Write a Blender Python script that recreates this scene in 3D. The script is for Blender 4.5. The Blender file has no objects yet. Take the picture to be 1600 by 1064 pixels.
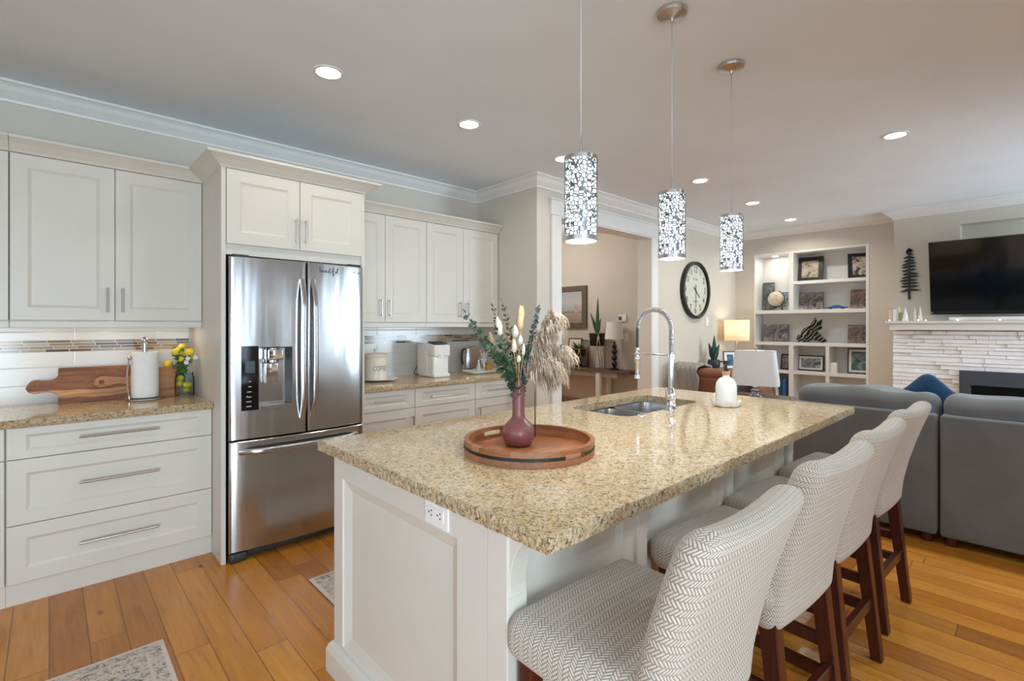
import bpy, bmesh, math, random
from mathutils import Vector, Matrix, Euler
PI = math.pi
S = bpy.context.scene
COL = S.collection
# ------------------------------------------------------------------ camera
cam = bpy.data.cameras.new('camera'); cam_o = bpy.data.objects.new('camera', cam); COL.objects.link(cam_o)
cam.sensor_fit = 'HORIZONTAL'; cam.sensor_width = 36.0; cam.lens = 773.44/1600*36
cam.shift_y = -(532-509.49)/1600
cam.clip_start = 0.05
cam_o.location = (0, 0, 1.369)
cam_o.rotation_euler = (PI/2, 0, math.radians(46.924)-PI/2)
S.camera = cam_o
# ------------------------------------------------------------------ world, exposure
W = bpy.data.worlds.new('sky'); S.world = W; W.use_nodes = True
bg = W.node_tree.nodes['Background']; bg.inputs[0].default_value = (.62, .78, 1.0, 1); bg.inputs[1].default_value = 1.5
S.view_settings.view_transform = 'Standard'; S.view_settings.look = 'None'
S.view_settings.exposure = 0.53; S.view_settings.gamma = 1.0; S.view_settings.use_curve_mapping = False
S.cycles.use_denoising = True
S.cycles.max_bounces = 8; S.cycles.diffuse_bounces = 5; S.cycles.glossy_bounces = 5; S.cycles.transparent_max_bounces = 12
S.cycles.sample_clamp_indirect = 6.0; S.cycles.caustics_reflective = False; S.cycles.caustics_refractive = False
def area_light(name, loc, rot, sx, sy, power, col):
    l = bpy.data.lights.new(name, 'AREA'); l.shape = 'RECTANGLE'; l.size = sx; l.size_y = sy; l.energy = power; l.color = col
    o = bpy.data.objects.new(name, l); COL.objects.link(o); o.location = loc; o.rotation_euler = rot; return o
DAY = (.70, .875, 1.0); COOL_DAY = (.66, .82, 1.0); NEUTRAL = (.90, .95, 1.0)
# lights at unseen windows, added and placed for room light and fridge reflections: (x0, x1, z0, z1, power, colour)
WIN = [(-2.3, -.3, .02, 2.3, 185, DAY), (.45, 1.25, .35, 2.3, 12, COOL_DAY), (2.55, 2.80, .35, 2.3, 9, DAY), (4.25, 5.0, .35, 2.3, 4.5, COOL_DAY), (5.6, 7.2, .35, 2.3, 165, DAY)]
for x0, x1, z0, z1, pw, c in WIN:
    area_light('daylight', ((x0+x1)/2, -3.16, (z0+z1)/2), (PI/2, 0, 0), x1-x0, z1-z0, pw, c)
SW = (-2.4, 1.5, .45, 2.3)
area_light('side_fill', (-2.76, (SW[0]+SW[1])/2, (SW[2]+SW[3])/2), (0, -PI/2, 0), SW[3]-SW[2], SW[1]-SW[0], 30, NEUTRAL)  # unseen side window and light, added to brighten surfaces facing it
# ------------------------------------------------------------------ helpers
def lin(c):
    c /= 255.0
    return c/12.92 if c <= .04045 else ((c+.055)/1.055)**2.4
def rgb(r, g, b): return (lin(r), lin(g), lin(b), 1)
class NT:
    def __init__(s, name):
        s.m = bpy.data.materials.new(name); s.m.use_nodes = True; s.t = s.m.node_tree
        s.b = s.t.nodes['Principled BSDF']; s.out = s.t.nodes['Material Output']
    def n(s, typ, **kw):
        x = s.t.nodes.new(typ)
        for k, v in kw.items(): setattr(x, k, v)
        return x
    def lk(s, a, b): s.t.links.new(a, b)
    def set(s, sock, v):
        if hasattr(v, 'is_linked') or isinstance(v, bpy.types.NodeSocket): s.lk(v, sock)
        else: sock.default_value = v
    def math(s, op, a, b=None, c=None):
        x = s.n('ShaderNodeMath', operation=op)
        s.set(x.inputs[0], a)
        if b is not None: s.set(x.inputs[1], b)
        if c is not None: s.set(x.inputs[2], c)
        return x.outputs[0]
    def coord(s, kind='Object', scale=(1, 1, 1), rot=(0, 0, 0)):
        c = s.n('ShaderNodeTexCoord'); mp = s.n('ShaderNodeMapping'); s.lk(c.outputs[kind], mp.inputs[0])
        mp.inputs['Scale'].default_value = scale; mp.inputs['Rotation'].default_value = rot
        return mp.outputs[0]
    def sep(s, v):
        x = s.n('ShaderNodeSeparateXYZ'); s.lk(v, x.inputs[0]); return x.outputs
    def comb(s, x, y, z=0.0):
        c = s.n('ShaderNodeCombineXYZ'); s.set(c.inputs[0], x); s.set(c.inputs[1], y); s.set(c.inputs[2], z); return c.outputs[0]
    def noise(s, vec, scale, detail=3, rough=.5, dist=0):
        x = s.n('ShaderNodeTexNoise'); s.lk(vec, x.inputs['Vector']); x.inputs['Scale'].default_value = scale
        x.inputs['Detail'].default_value = detail; x.inputs['Roughness'].default_value = rough; x.inputs['Distortion'].default_value = dist
        return x.outputs[0]
    def voro(s, vec, scale, feature='F1', out='Distance', rnd=1.0):
        x = s.n('ShaderNodeTexVoronoi', feature=feature); s.lk(vec, x.inputs['Vector']); x.inputs['Scale'].default_value = scale
        x.inputs['Randomness'].default_value = rnd
        return x.outputs[out]
    def white(s, vec):
        x = s.n('ShaderNodeTexWhiteNoise', noise_dimensions='3D'); s.lk(vec, x.inputs['Vector']); return x.outputs['Value']
    def ramp(s, fac, stops, interp='LINEAR'):
        x = s.n('ShaderNodeValToRGB'); s.set(x.inputs[0], fac); r = x.color_ramp; r.interpolation = interp
        while len(r.elements) > 1: r.elements.remove(r.elements[-1])
        r.elements[0].position = stops[0][0]; r.elements[0].color = stops[0][1]
        for p, c in stops[1:]:
            e = r.elements.new(p); e.color = c
        return x.outputs[0]
    def mix(s, fac, a, b, blend='MIX'):
        x = s.n('ShaderNodeMix', data_type='RGBA', blend_type=blend); s.set(x.inputs[0], fac); s.set(x.inputs[6], a); s.set(x.inputs[7], b)
        return x.outputs[2]
    def bump(s, h, strength=.3, dist=.002):
        x = s.n('ShaderNodeBump'); x.inputs['Strength'].default_value = strength; x.inputs['Distance'].default_value = dist
        s.lk(h, x.inputs['Height']); s.lk(x.outputs[0], s.b.inputs['Normal']); return x
    def col(s, v): s.set(s.b.inputs['Base Color'], v)
    def p(s, **kw):
        for k, v in kw.items(): s.set(s.b.inputs[k.replace('_', ' ')], v)
        return s
    def stagger(s, u, v, L, Wd, jit=1.0):
        """random staggered cells: returns rand, rand2, distance to the cell edge in metres"""
        row = s.math('FLOOR', s.math('DIVIDE', v, Wd)); fv = s.math('FRACT', s.math('DIVIDE', v, Wd))
        off = s.math('MULTIPLY', s.white(s.comb(row, 7.3, 1.1)), jit)
        uu = s.math('ADD', s.math('DIVIDE', u, L), off)
        cid = s.math('FLOOR', uu); fu = s.math('FRACT', uu)
        r1 = s.white(s.comb(row, cid, 3.0)); r2 = s.white(s.comb(row, cid, 9.0))
        eu = s.math('MULTIPLY', s.math('MINIMUM', fu, s.math('SUBTRACT', 1.0, fu)), L)
        ev = s.math('MULTIPLY', s.math('MINIMUM', fv, s.math('SUBTRACT', 1.0, fv)), Wd)
        return r1, r2, s.math('MINIMUM', eu, ev)
def simple(name, c, rough=.5, metal=0.0, **kw):
    t = NT(name); t.col(c); t.p(Roughness=rough, Metallic=metal, **kw); return t.m
def speck(name, c, rough=.5, metal=0.0, scale=40, amt=.06, bump=0.0, **kw):
    """plain colour with faint procedural variation"""
    t = NT(name); v = t.coord(); nz = t.noise(v, scale, 4, .6)
    d = tuple(x*(1-amt) for x in c[:3])+(1,); l = tuple(min(1, x*(1+amt)) for x in c[:3])+(1,)
    t.col(t.ramp(nz, [(.3, d), (.7, l)])); t.p(Roughness=rough, Metallic=metal, **kw)
    if bump: t.bump(nz, bump, .002)
    return t.m
def emis(name, c, strength, base=(.8, .8, .8, 1)):
    t = NT(name); t.col(base); t.p(Emission_Color=c, Emission_Strength=strength, Roughness=.5); return t.m

class MB:
    def __init__(s): s.v = []; s.f = []; s.uv = {}
    def add(s, vs, fs):
        o = len(s.v); s.v += [tuple(v) for v in vs]; s.f += [tuple(i+o for i in f) for f in fs]; return o
    def box(s, x0, x1, y0, y1, z0, z1):
        if x0 > x1: x0, x1 = x1, x0
        if y0 > y1: y0, y1 = y1, y0
        if z0 > z1: z0, z1 = z1, z0
        s.add([(x0,y0,z0),(x1,y0,z0),(x1,y1,z0),(x0,y1,z0),(x0,y0,z1),(x1,y0,z1),(x1,y1,z1),(x0,y1,z1)],
              [(3,2,1,0),(4,5,6,7),(0,1,5,4),(1,2,6,5),(2,3,7,6),(3,0,4,7)]); return s
    def frustum(s, p, q, w0, w1):
        """square bar from p to q, (wx, wy) at each end, ends kept horizontal"""
        vs = []
        for (c, w) in ((p, w0), (q, w1)):
            for sx, sy in ((-1,-1),(1,-1),(1,1),(-1,1)): vs.append((c[0]+sx*w[0]/2, c[1]+sy*w[1]/2, c[2]))
        if p[2] < q[2]: fs = [(3,2,1,0),(4,5,6,7),(0,1,5,4),(1,2,6,5),(2,3,7,6),(3,0,4,7)]
        else: fs = [(0,1,2,3),(7,6,5,4),(4,5,1,0),(5,6,2,1),(6,7,3,2),(7,4,0,3)]
        s.add(vs, fs); return s
    def tube(s, pts, r, n=8, caps=True, flat=None):
        pts = [Vector(p) for p in pts]; k = len(pts)
        rs = r if isinstance(r, (list, tuple)) else [r]*k
        up = None; rings = []
        for i, p in enumerate(pts):
            t = (pts[min(i+1, k-1)]-pts[max(i-1, 0)])
            if t.length < 1e-9: t = Vector((0,0,1))
            t.normalize()
            if up is None:
                up = Vector((0,0,1)) if abs(t.z) < .9 else Vector((1,0,0))
            a = up-t*up.dot(t)
            if a.length < 1e-6: a = t.orthogonal()
            a.normalize(); b = t.cross(a); up = a
            ring = []
            for j in range(n):
                an = 2*PI*j/n; w = rs[i]
                ring.append(p+a*math.cos(an)*w*(flat or 1)+b*math.sin(an)*w)
            rings.append(ring)
        vs = [v for g in rings for v in g]; fs = []
        for i in range(k-1):
            for j in range(n):
                fs.append((i*n+j, i*n+(j+1) % n, (i+1)*n+(j+1) % n, (i+1)*n+j))
        if caps: fs.append(tuple(range(n))[::-1]); fs.append(tuple((k-1)*n+j for j in range(n)))
        s.add(vs, fs); return s
    def cyl(s, p, q, r, n=16, r2=None): return s.tube([p, q], [r, r if r2 is None else r2], n)
    def lathe(s, prof, c=(0,0,0), n=32, close=True):
        k = len(prof); vs = []; fs = []
        for (r, z) in prof:
            for j in range(n):
                a = 2*PI*j/n; vs.append((c[0]+r*math.cos(a), c[1]+r*math.sin(a), c[2]+z))
        for i in range(k-1):
            for j in range(n): fs.append((i*n+j, i*n+(j+1) % n, (i+1)*n+(j+1) % n, (i+1)*n+j))
        if close:
            if prof[0][0] > 1e-6: fs.append(tuple(range(n))[::-1])
            if prof[-1][0] > 1e-6: fs.append(tuple((k-1)*n+j for j in range(n)))
        s.add(vs, fs); return s
    def ring(s, c, R, r, axis='z', n=40, m=10):
        pts = []
        vs = []; fs = []
        for i in range(n):
            a = 2*PI*i/n
            for j in range(m):
                b = 2*PI*j/m; q = R+r*math.cos(b); w = r*math.sin(b)
                if axis == 'z': vs.append((c[0]+q*math.cos(a), c[1]+q*math.sin(a), c[2]+w))
                elif axis == 'y': vs.append((c[0]+q*math.cos(a), c[1]+w, c[2]+q*math.sin(a)))
                else: vs.append((c[0]+w, c[1]+q*math.cos(a), c[2]+q*math.sin(a)))
        for i in range(n):
            for j in range(m):
                f = (i*m+j, ((i+1) % n)*m+j, ((i+1) % n)*m+(j+1) % m, i*m+(j+1) % m)
                fs.append(f if axis != 'y' else f[::-1])
        s.add(vs, fs); return s
    def sphere(s, c, r, n=16, m=10, sc=(1,1,1), M=None):
        vs = []; fs = []
        for i in range(m+1):
            t = PI*i/m
            for j in range(n):
                a = 2*PI*j/n
                v = Vector((r*sc[0]*math.sin(t)*math.cos(a), r*sc[1]*math.sin(t)*math.sin(a), -r*sc[2]*math.cos(t)))
                if M: v = M @ v
                vs.append(Vector(c)+v)
        for i in range(m):
            for j in range(n): fs.append((i*n+j, i*n+(j+1) % n, (i+1)*n+(j+1) % n, (i+1)*n+j))
        s.add(vs, fs); return s
    def prism(s, poly, axis, a, b):
        """poly: list of 2d points; axis 'x': (y,z), 'y': (x,z), 'z': (x,y); from a to b"""
        def P(p, t): return {'x': (t, p[0], p[1]), 'y': (p[0], t, p[1]), 'z': (p[0], p[1], t)}[axis]
        k = len(poly); vs = [P(p, a) for p in poly]+[P(p, b) for p in poly]
        ar = sum(poly[i][0]*poly[(i+1) % k][1]-poly[(i+1) % k][0]*poly[i][1] for i in range(k))
        fs = [tuple(range(k))[::-1], tuple(range(k, 2*k))]+[(i, (i+1) % k, k+(i+1) % k, k+i) for i in range(k)]
        flip = (ar < 0) ^ (axis == 'y') ^ (b < a)
        if flip: fs = [f[::-1] for f in fs]
        s.add(vs, fs); return s
    def loft(s, loops, cap=True):
        k = len(loops[0]); vs = [p for l in loops for p in l]; fs = []
        for i in range(len(loops)-1):
            for j in range(k): fs.append((i*k+j, i*k+(j+1) % k, (i+1)*k+(j+1) % k, (i+1)*k+j))
        if cap: fs.append(tuple(range(k))[::-1]); fs.append(tuple((len(loops)-1)*k+j for j in range(k)))
        s.add(vs, fs); return s
    def panel(s, w0, w1, h0, h1, f, thick, fr=.065, rec=.009, bev=.014, plane='y', sgn=-1, frt=None):
        """shaker door: frame and recessed field; the face lies at f looking along sgn on the given axis"""
        ft = fr if frt is None else frt
        def P(w, h, t): return (w, f+t*(-sgn), h) if plane == 'y' else (f+t*(-sgn), w, h)
        def loop(i, ih, t): return [P(w0+i, h0+ih, t), P(w1-i, h0+ih, t), P(w1-i, h1-ih, t), P(w0+i, h1-ih, t)]
        e = .002
        loops = [loop(0,0,thick), loop(0,0,e), loop(e,e,0), loop(fr,ft,0), loop(fr+.003,ft+.003,rec*.35), loop(fr+bev,ft+bev,rec), loop(fr+bev+.001,ft+bev+.001,rec)]
        if (plane == 'y' and sgn > 0) or (plane == 'x' and sgn < 0): loops = [l[::-1] for l in loops]
        s.loft(loops); return s
    def rbox(s, c, size, r, seg=4, inner=6, fn=None, uvs=True, wrap='back'):
        h = [x/2 for x in size]; r = [min(r, x*.999) for x in h] if not isinstance(r, (list, tuple)) else r
        R = min(r)
        ax = []
        for i in range(3):
            a = [-h[i]+R*t/seg for t in range(seg+1)]; b = [-x for x in a[::-1]]
            m = [a[-1]+(b[0]-a[-1])*t/inner for t in range(1, inner)] if b[0]-a[-1] > 1e-6 else []
            ax.append(a+m+(b if b[0]-a[-1] > 1e-6 else b[1:]))
        key = {}; vs = []
        def vid(p):
            kk = tuple(round(x, 6) for x in p)
            if kk in key: return key[kk]
            q = [max(-(h[i]-R), min(h[i]-R, p[i])) for i in range(3)]
            d = Vector([p[i]-q[i] for i in range(3)])
            if d.length > 1e-9: d = d.normalized()*R
            w = Vector(q)+d
            if fn: w = Vector(fn(w.x, w.y, w.z))
            vs.append((w.x+c[0], w.y+c[1], w.z+c[2])); key[kk] = len(vs)-1; return key[kk]
        fs = []; us = []
        for a in range(3):
            u, v = (a+1) % 3, (a+2) % 3
            for sg in (-1, 1):
                for i in range(len(ax[u])-1):
                    for j in range(len(ax[v])-1):
                        q = []; uvq = []
                        for (ii, jj) in ((i,j),(i+1,j),(i+1,j+1),(i,j+1)):
                            p = [0,0,0]; p[a] = sg*h[a]; p[u] = ax[u][ii]; p[v] = ax[v][jj]; q.append(vid(p))
                            if wrap == 'back':
                                if a == 1: uvq.append((p[0], p[2]))
                                elif a == 0: uvq.append((sg*(h[0]+p[1]+h[1]), p[2]))
                                else: uvq.append((p[0], sg*(h[2]+p[1]+h[1])))
                            else:
                                if a == 2: uvq.append((p[0], p[1]))
                                elif a == 0: uvq.append((sg*(h[0]+h[2]-p[2]), p[1]))
                                else: uvq.append((p[0], sg*(h[1]+h[2]-p[2])))
                        if sg < 0: q = q[::-1]; uvq = uvq[::-1]
                        fs.append(tuple(q)); us.append(uvq)
        base = len(s.f); s.add(vs, fs)
        if uvs:
            for i, q in enumerate(us): s.uv[base+i] = q
        return s
ORG = {}
def root_org(p): return ORG.get(p.name, Vector((0,0,0))) if p else Vector((0,0,0))
def obj(name, mb, mat, parent=None, smooth=None, bev=0, local=False, label=None):
    me = bpy.data.meshes.new(name)
    o0 = Vector((0,0,0)) if (local or parent is None) else root_org(parent)
    me.from_pydata([tuple(Vector(v)-o0) for v in mb.v], [], mb.f); me.update()
    if mb.uv:
        l = me.uv_layers.new(name='uv')
        for p in me.polygons:
            q = mb.uv.get(p.index)
            if q:
                for k, li in enumerate(p.loop_indices): l.data[li].uv = q[k]
    if smooth:
        for p in me.polygons: p.use_smooth = True
        if smooth is not True: me.set_sharp_from_angle(angle=math.radians(smooth))
    me.materials.append(mat)
    o = bpy.data.objects.new(name, me); COL.objects.link(o)
    if parent: o.parent = parent; ORG[o.name] = root_org(parent)
    if bev:
        b = o.modifiers.new('bevel', 'BEVEL'); b.width = bev; b.segments = 2; b.limit_method = 'ANGLE'; b.angle_limit = math.radians(40)
    if label: o['label'] = label
    return o
def thing(name, label, cat, loc=(0,0,0), group=None, rz=0):
    o = bpy.data.objects.new(name, None); COL.objects.link(o); o.location = loc; o.rotation_euler = (0,0,rz); o.empty_display_size = .1
    o['label'] = label; o['category'] = cat; ORG[o.name] = Vector(loc)
    if group: o['group'] = group
    return o
def tag(o, label, cat, group=None):
    o['label'] = label; o['category'] = cat
    if group: o['group'] = group
    return o
def struct(name, mb, mat, label=None, **kw):
    o = obj(name, mb, mat, **kw); o['kind'] = 'structure'
    if label: o['label'] = label
    return o
def copy_tree(o, parent=None):
    c = o.copy(); COL.objects.link(c)
    if parent: c.parent = parent
    for ch in list(o.children): copy_tree(ch, c)
    return c
def text(name, s, size, M, mat, parent=None, extrude=.0006, fn=None, align='CENTER'):
    cu = bpy.data.curves.new(name, 'FONT'); cu.body = s; cu.size = size; cu.extrude = extrude; cu.align_x = align; cu.align_y = 'CENTER'
    t = bpy.data.objects.new(name+'_src', cu); COL.objects.link(t)
    dg = bpy.context.evaluated_depsgraph_get(); me = bpy.data.meshes.new_from_object(t.evaluated_get(dg)); bpy.data.objects.remove(t)
    o0 = root_org(parent)
    for v in me.vertices:
        w = Vector(fn(v.co)) if fn else v.co
        v.co = (M @ w)-o0
    me.materials.clear(); me.materials.append(mat); me.name = name
    o = bpy.data.objects.new(name, me); COL.objects.link(o)
    if parent: o.parent = parent; ORG[o.name] = o0
    return o
def basis(o, x, y, z=None):
    x = Vector(x).normalized(); y = Vector(y).normalized(); z = x.cross(y)
    return Matrix(((x.x,y.x,z.x,o[0]),(x.y,y.y,z.y,o[1]),(x.z,y.z,z.z,o[2]),(0,0,0,1)))
# ------------------------------------------------------------------ materials
M = {}
t = NT('painted_wall'); v = t.coord(); t.col(t.ramp(t.noise(v, 3, 3), [(.3, rgb(205,198,185)), (.7, rgb(210,203,190))])); t.p(Roughness=.85); t.bump(t.noise(v, 220, 2), .05, .001); M['wall'] = t.m
t = NT('ceiling_paint'); v = t.coord(); t.col(t.ramp(t.noise(v, 2, 3), [(.3, rgb(222,230,237)), (.7, rgb(227,235,242))])); t.p(Roughness=.9); M['ceil'] = t.m
M['trim'] = speck('white_trim_paint', rgb(228,227,224), .45, scale=8, amt=.02)
M['cab'] = speck('cabinet_paint', rgb(214,209,199), .38, scale=5, amt=.02)
M['white'] = speck('white_gloss', rgb(236,235,232), .25, scale=20, amt=.02)
M['whitematte'] = speck('white_matte', rgb(235,233,229), .8, scale=30, amt=.03)
M['chrome'] = simple('chrome', (.78,.79,.80,1), .08, 1.0)
M['nickel'] = speck('brushed_nickel', (.55,.54,.52,1), .28, 1.0, scale=60, amt=.08)
M['black'] = speck('black_satin', rgb(24,23,22), .45, scale=30, amt=.15)
M['blackgloss'] = simple('black_gloss', rgb(12,12,13), .08)
M['dark'] = speck('dark_plastic', rgb(48,50,53), .5, scale=30, amt=.1)
M['gap'] = simple('dark_gap', rgb(14,13,12), .8)
M['gold'] = speck('brass_wire', (.50,.35,.16,1), .3, 1.0, scale=30, amt=.1)
# floor
t = NT('oak_planks'); c = t.sep(t.coord()); x, y = c[0], c[1]
r1, r2, e = t.stagger(y, x, 1.25, .127)
gv = t.comb(t.math('ADD', t.math('MULTIPLY', x, 26.0), t.math('MULTIPLY', r1, 40.0)), t.math('ADD', t.math('MULTIPLY', y, 1.6), t.math('MULTIPLY', r2, 17.0)), r1)
g = t.noise(gv, 1.6, 6, .65, .9); g2 = t.noise(t.comb(t.math('MULTIPLY', x, 5.0), t.math('ADD', t.math('MULTIPLY', y, 1.2), t.math('MULTIPLY', r1, 9.0)), r2), 1.3, 3)
base = t.ramp(r1, [(0, rgb(176,108,36)), (.35, rgb(196,127,46)), (.7, rgb(206,138,54)), (.93, rgb(216,150,66)), (1, rgb(154,92,34))])
cc = t.mix(t.ramp(g, [(.36, (.75,.75,.75,1)), (.62, (0,0,0,1))]), base, t.mix(1.0, base, (.66,.56,.46,1), 'MULTIPLY'))
cc = t.mix(t.ramp(g2, [(.42, (0,0,0,1)), (.75, (.5,.5,.5,1))]), cc, t.mix(1.0, base, (1.16,1.14,1.1,1), 'MULTIPLY'))
kn = t.voro(t.comb(t.math('MULTIPLY', x, 4.2), t.math('MULTIPLY', y, 1.9)), 1.0)
cc = t.mix(t.ramp(kn, [(.025, (.85,.85,.85,1)), (.075, (0,0,0,1))]), cc, rgb(70,36,14))
cc = t.mix(t.ramp(e, [(.0008, (.8,.8,.8,1)), (.0022, (0,0,0,1))]), cc, rgb(74,40,16))
t.col(cc); t.p(Roughness=t.ramp(g, [(.3, (.30,.30,.30,1)), (.7, (.20,.20,.20,1))]), Specular_IOR_Level=.5)
t.bump(t.mix(t.ramp(e, [(.0006, (1,1,1,1)), (.003, (0,0,0,1))]), g, (0,0,0,1)), .12, .0015); M['floor'] = t.m
# granite
def granite(name, rough, bump):
    t = NT(name); v = t.coord()
    n1 = t.noise(v, 4, 4, .6); n2 = t.noise(v, 75, 4, .65, .8); n3 = t.noise(v, 34, 5, .7, .5); n4 = t.noise(v, 120, 3, .6, .6)
    vr = t.sep(t.voro(v, 170, 'F1', 'Color'))[0]
    c = t.ramp(n3, [(.30, rgb(186,154,108)), (.44, rgb(212,184,142)), (.56, rgb(224,202,166)), (.72, rgb(230,214,188))])
    c = t.mix(t.ramp(n1, [(.38, (.40,.40,.40,1)), (.66, (0,0,0,1))]), c, rgb(206,170,118))
    c = t.mix(t.ramp(vr, [(.80, (0,0,0,1)), (.90, (.55,.55,.55,1))]), c, rgb(228,216,198))
    c = t.mix(t.ramp(n2, [(.36, (.85,.85,.85,1)), (.46, (0,0,0,1))]), c, rgb(122,92,62))
    c = t.mix(t.ramp(n4, [(.37, (.9,.9,.9,1)), (.43, (0,0,0,1))]), c, rgb(88,68,50))
    t.col(c); t.p(Roughness=rough, Specular_IOR_Level=.6)
    if bump: t.bump(t.noise(v, 60, 4, .7), bump, .012)
    return t.m
M['granite'] = granite('speckled_granite', .07, 0); M['granedge'] = granite('granite_chiselled_edge', .4, 1.6)
# stainless
t = NT('brushed_stainless'); v = t.coord(scale=(1, 1, 1))
cx = t.sep(v); br = t.noise(t.comb(t.math('MULTIPLY', cx[0], 900.0), t.math('MULTIPLY', cx[1], 900.0), t.math('MULTIPLY', cx[2], 3.0)), 1, 2)
wv = t.noise(t.comb(t.math('MULTIPLY', cx[0], 7.0), t.math('MULTIPLY', cx[1], 7.0), t.math('MULTIPLY', cx[2], .7)), 1, 2)
t.col((.50,.50,.50,1)); t.p(Metallic=1.0, Roughness=t.ramp(br, [(.3, (.16,.16,.16,1)), (.7, (.24,.24,.24,1))])); t.bump(wv, .5, .012); M['steel'] = t.m
M['steelsink'] = speck('sink_steel', (.60,.61,.62,1), .22, 1.0, scale=80, amt=.06)
# tile
t = NT('white_wall_tile'); c = t.sep(t.coord()); u = t.math('ADD', t.math('ADD', c[0], c[1]), 10.0-.11-3.998); 
fu = t.math('FRACT', t.math('DIVIDE', u, .4)); fv = t.math('FRACT', t.math('DIVIDE', t.math('SUBTRACT', c[2], .918), .104))
eu = t.math('MULTIPLY', t.math('MINIMUM', fu, t.math('SUBTRACT', 1.0, fu)), .4); ev = t.math('MULTIPLY', t.math('MINIMUM', fv, t.math('SUBTRACT', 1.0, fv)), .104)
e = t.math('MINIMUM', eu, ev); t.col(t.ramp(e, [(.001, rgb(198,192,184)), (.0022, rgb(214,212,208))])); t.p(Roughness=.18)
t.bump(t.ramp(e, [(.0, (0,0,0,1)), (.003, (1,1,1,1))]), .25, .002); M['tile'] = t.m
def mosaic(name, cols):
    t = NT(name); c = t.sep(t.coord()); r1, r2, e = t.stagger(t.math('ADD', c[0], c[1]), t.math('SUBTRACT', c[2], 1.2145), .105, .01785)
    k = len(cols); cc = t.ramp(r1, [(i/k, q) for i, q in enumerate(cols)], 'CONSTANT')
    t.col(t.mix(t.ramp(e, [(.0006, (1,1,1,1)), (.0013, (0,0,0,1))]), cc, rgb(205,196,182))); t.p(Roughness=.12); return t.m
M['mosaic'] = mosaic('glass_mosaic_strip', [rgb(92,66,46), rgb(158,134,106), rgb(124,92,64), rgb(176,156,128), rgb(70,52,40), rgb(122,124,122), rgb(150,112,80), rgb(96,100,104)])
# fabrics
t = NT('herringbone_fabric'); uvn = t.n('ShaderNodeTexCoord'); mp = t.n('ShaderNodeMapping'); t.lk(uvn.outputs['UV'], mp.inputs[0])
mp.inputs['Scale'].default_value = (135,135,135); mp.inputs['Rotation'].default_value = (0,0,PI/4); mp.inputs['Location'].default_value = (400,400,0)
u, v, _ = t.sep(mp.outputs[0]); iu = t.math('FLOOR', u); iv = t.math('FLOOR', v); fu = t.math('FRACT', u); fv = t.math('FRACT', v)
m = t.math('FLOORED_MODULO', t.math('SUBTRACT', iu, iv), 6.0); hor = t.math('LESS_THAN', m, 2.5)
ah = t.math('ADD', fu, m); av = t.math('ADD', fv, t.math('SUBTRACT', 5.0, m))
a = t.math('ADD', t.math('MULTIPLY', ah, hor), t.math('MULTIPLY', av, t.math('SUBTRACT', 1.0, hor)))
b = t.math('ADD', t.math('MULTIPLY', fv, hor), t.math('MULTIPLY', fu, t.math('SUBTRACT', 1.0, hor)))
e = t.math('MINIMUM', t.math('MINIMUM', a, t.math('SUBTRACT', 3.0, a)), t.math('MINIMUM', b, t.math('SUBTRACT', 1.0, b)))
t.col(t.ramp(e, [(.03, rgb(138,118,100)), (.17, rgb(197,187,175)), (.5, rgb(211,204,194))])); t.p(Roughness=.95, Sheen_Weight=.2)
t.bump(t.ramp(e, [(.0, (0,0,0,1)), (.35, (1,1,1,1))]), .55, .0035); M['weave'] = t.m
def cloth(name, c, sc=300, b=.4, amt=.15):
    t = NT(name); v = t.coord(); n = t.noise(v, sc, 2); n2 = t.noise(v, 6, 3)
    d = tuple(x*(1-amt) for x in c[:3])+(1,); l = tuple(min(1, x*(1+amt)) for x in c[:3])+(1,)
    t.col(t.mix(.5, t.ramp(n, [(.3, d), (.7, l)]), t.ramp(n2, [(.3, d), (.7, l)]))); t.p(Roughness=.95, Sheen_Weight=.25); t.bump(n, b, .002); return t.m
M['sofa'] = cloth('grey_sofa_fabric', rgb(101,102,103)); M['blue'] = cloth('navy_velvet', rgb(22,66,104)); M['greythrow'] = cloth('grey_knit_throw', rgb(150,146,140), 120, .8)
M['darkgrey'] = cloth('charcoal_fabric', rgb(84,82,88))
M['leather'] = speck('brown_leather', rgb(122,76,54), .45, scale=60, amt=.12, bump=.15)
# woods
def wood(name, cols, axis=0, sc=1.0, rough=.45):
    t = NT(name); c = list(t.sep(t.coord())); k = [14.0*sc]*3; k[axis] = 1.3*sc
    v = t.comb(*[t.math('MULTIPLY', c[i], k[i]) for i in range(3)]); n = t.noise(v, 2.2, 6, .65, 1.2)
    t.col(t.ramp(n, [(.25+.5*i/(len(cols)-1), q) for i, q in enumerate(cols)])); t.p(Roughness=rough); t.bump(n, .06, .002); return t.m
M['legwood'] = wood('dark_cherry_wood', [rgb(46,18,10), rgb(72,30,18), rgb(88,40,24)], 2, 1, .3)
M['board'] = wood('walnut_board', [rgb(74,42,26), rgb(112,68,44), rgb(136,88,58)], 0, .8)
M['boardpale'] = wood('acacia_sapwood', [rgb(150,98,60), rgb(196,146,98), rgb(208,164,116)], 0, .8)
M['board2'] = wood('acacia_board', [rgb(116,72,44), rgb(164,112,74), rgb(184,134,92)], 0, .8)
M['greywood'] = wood('weathered_wood', [rgb(70,58,46), rgb(100,86,70), rgb(120,106,88)], 1, .8, .6)
t = NT('tray_wood'); c = t.sep(t.coord()); ang = t.math('ARCTAN2', c[1], c[0])
r1, r2, e = t.stagger(t.math('MULTIPLY', ang, .23), c[2], .16, .033)
n = t.noise(t.comb(t.math('MULTIPLY', ang, 3.0), t.math('MULTIPLY', c[2], 60.0), r1), 3, 5, .6, .6)
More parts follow.
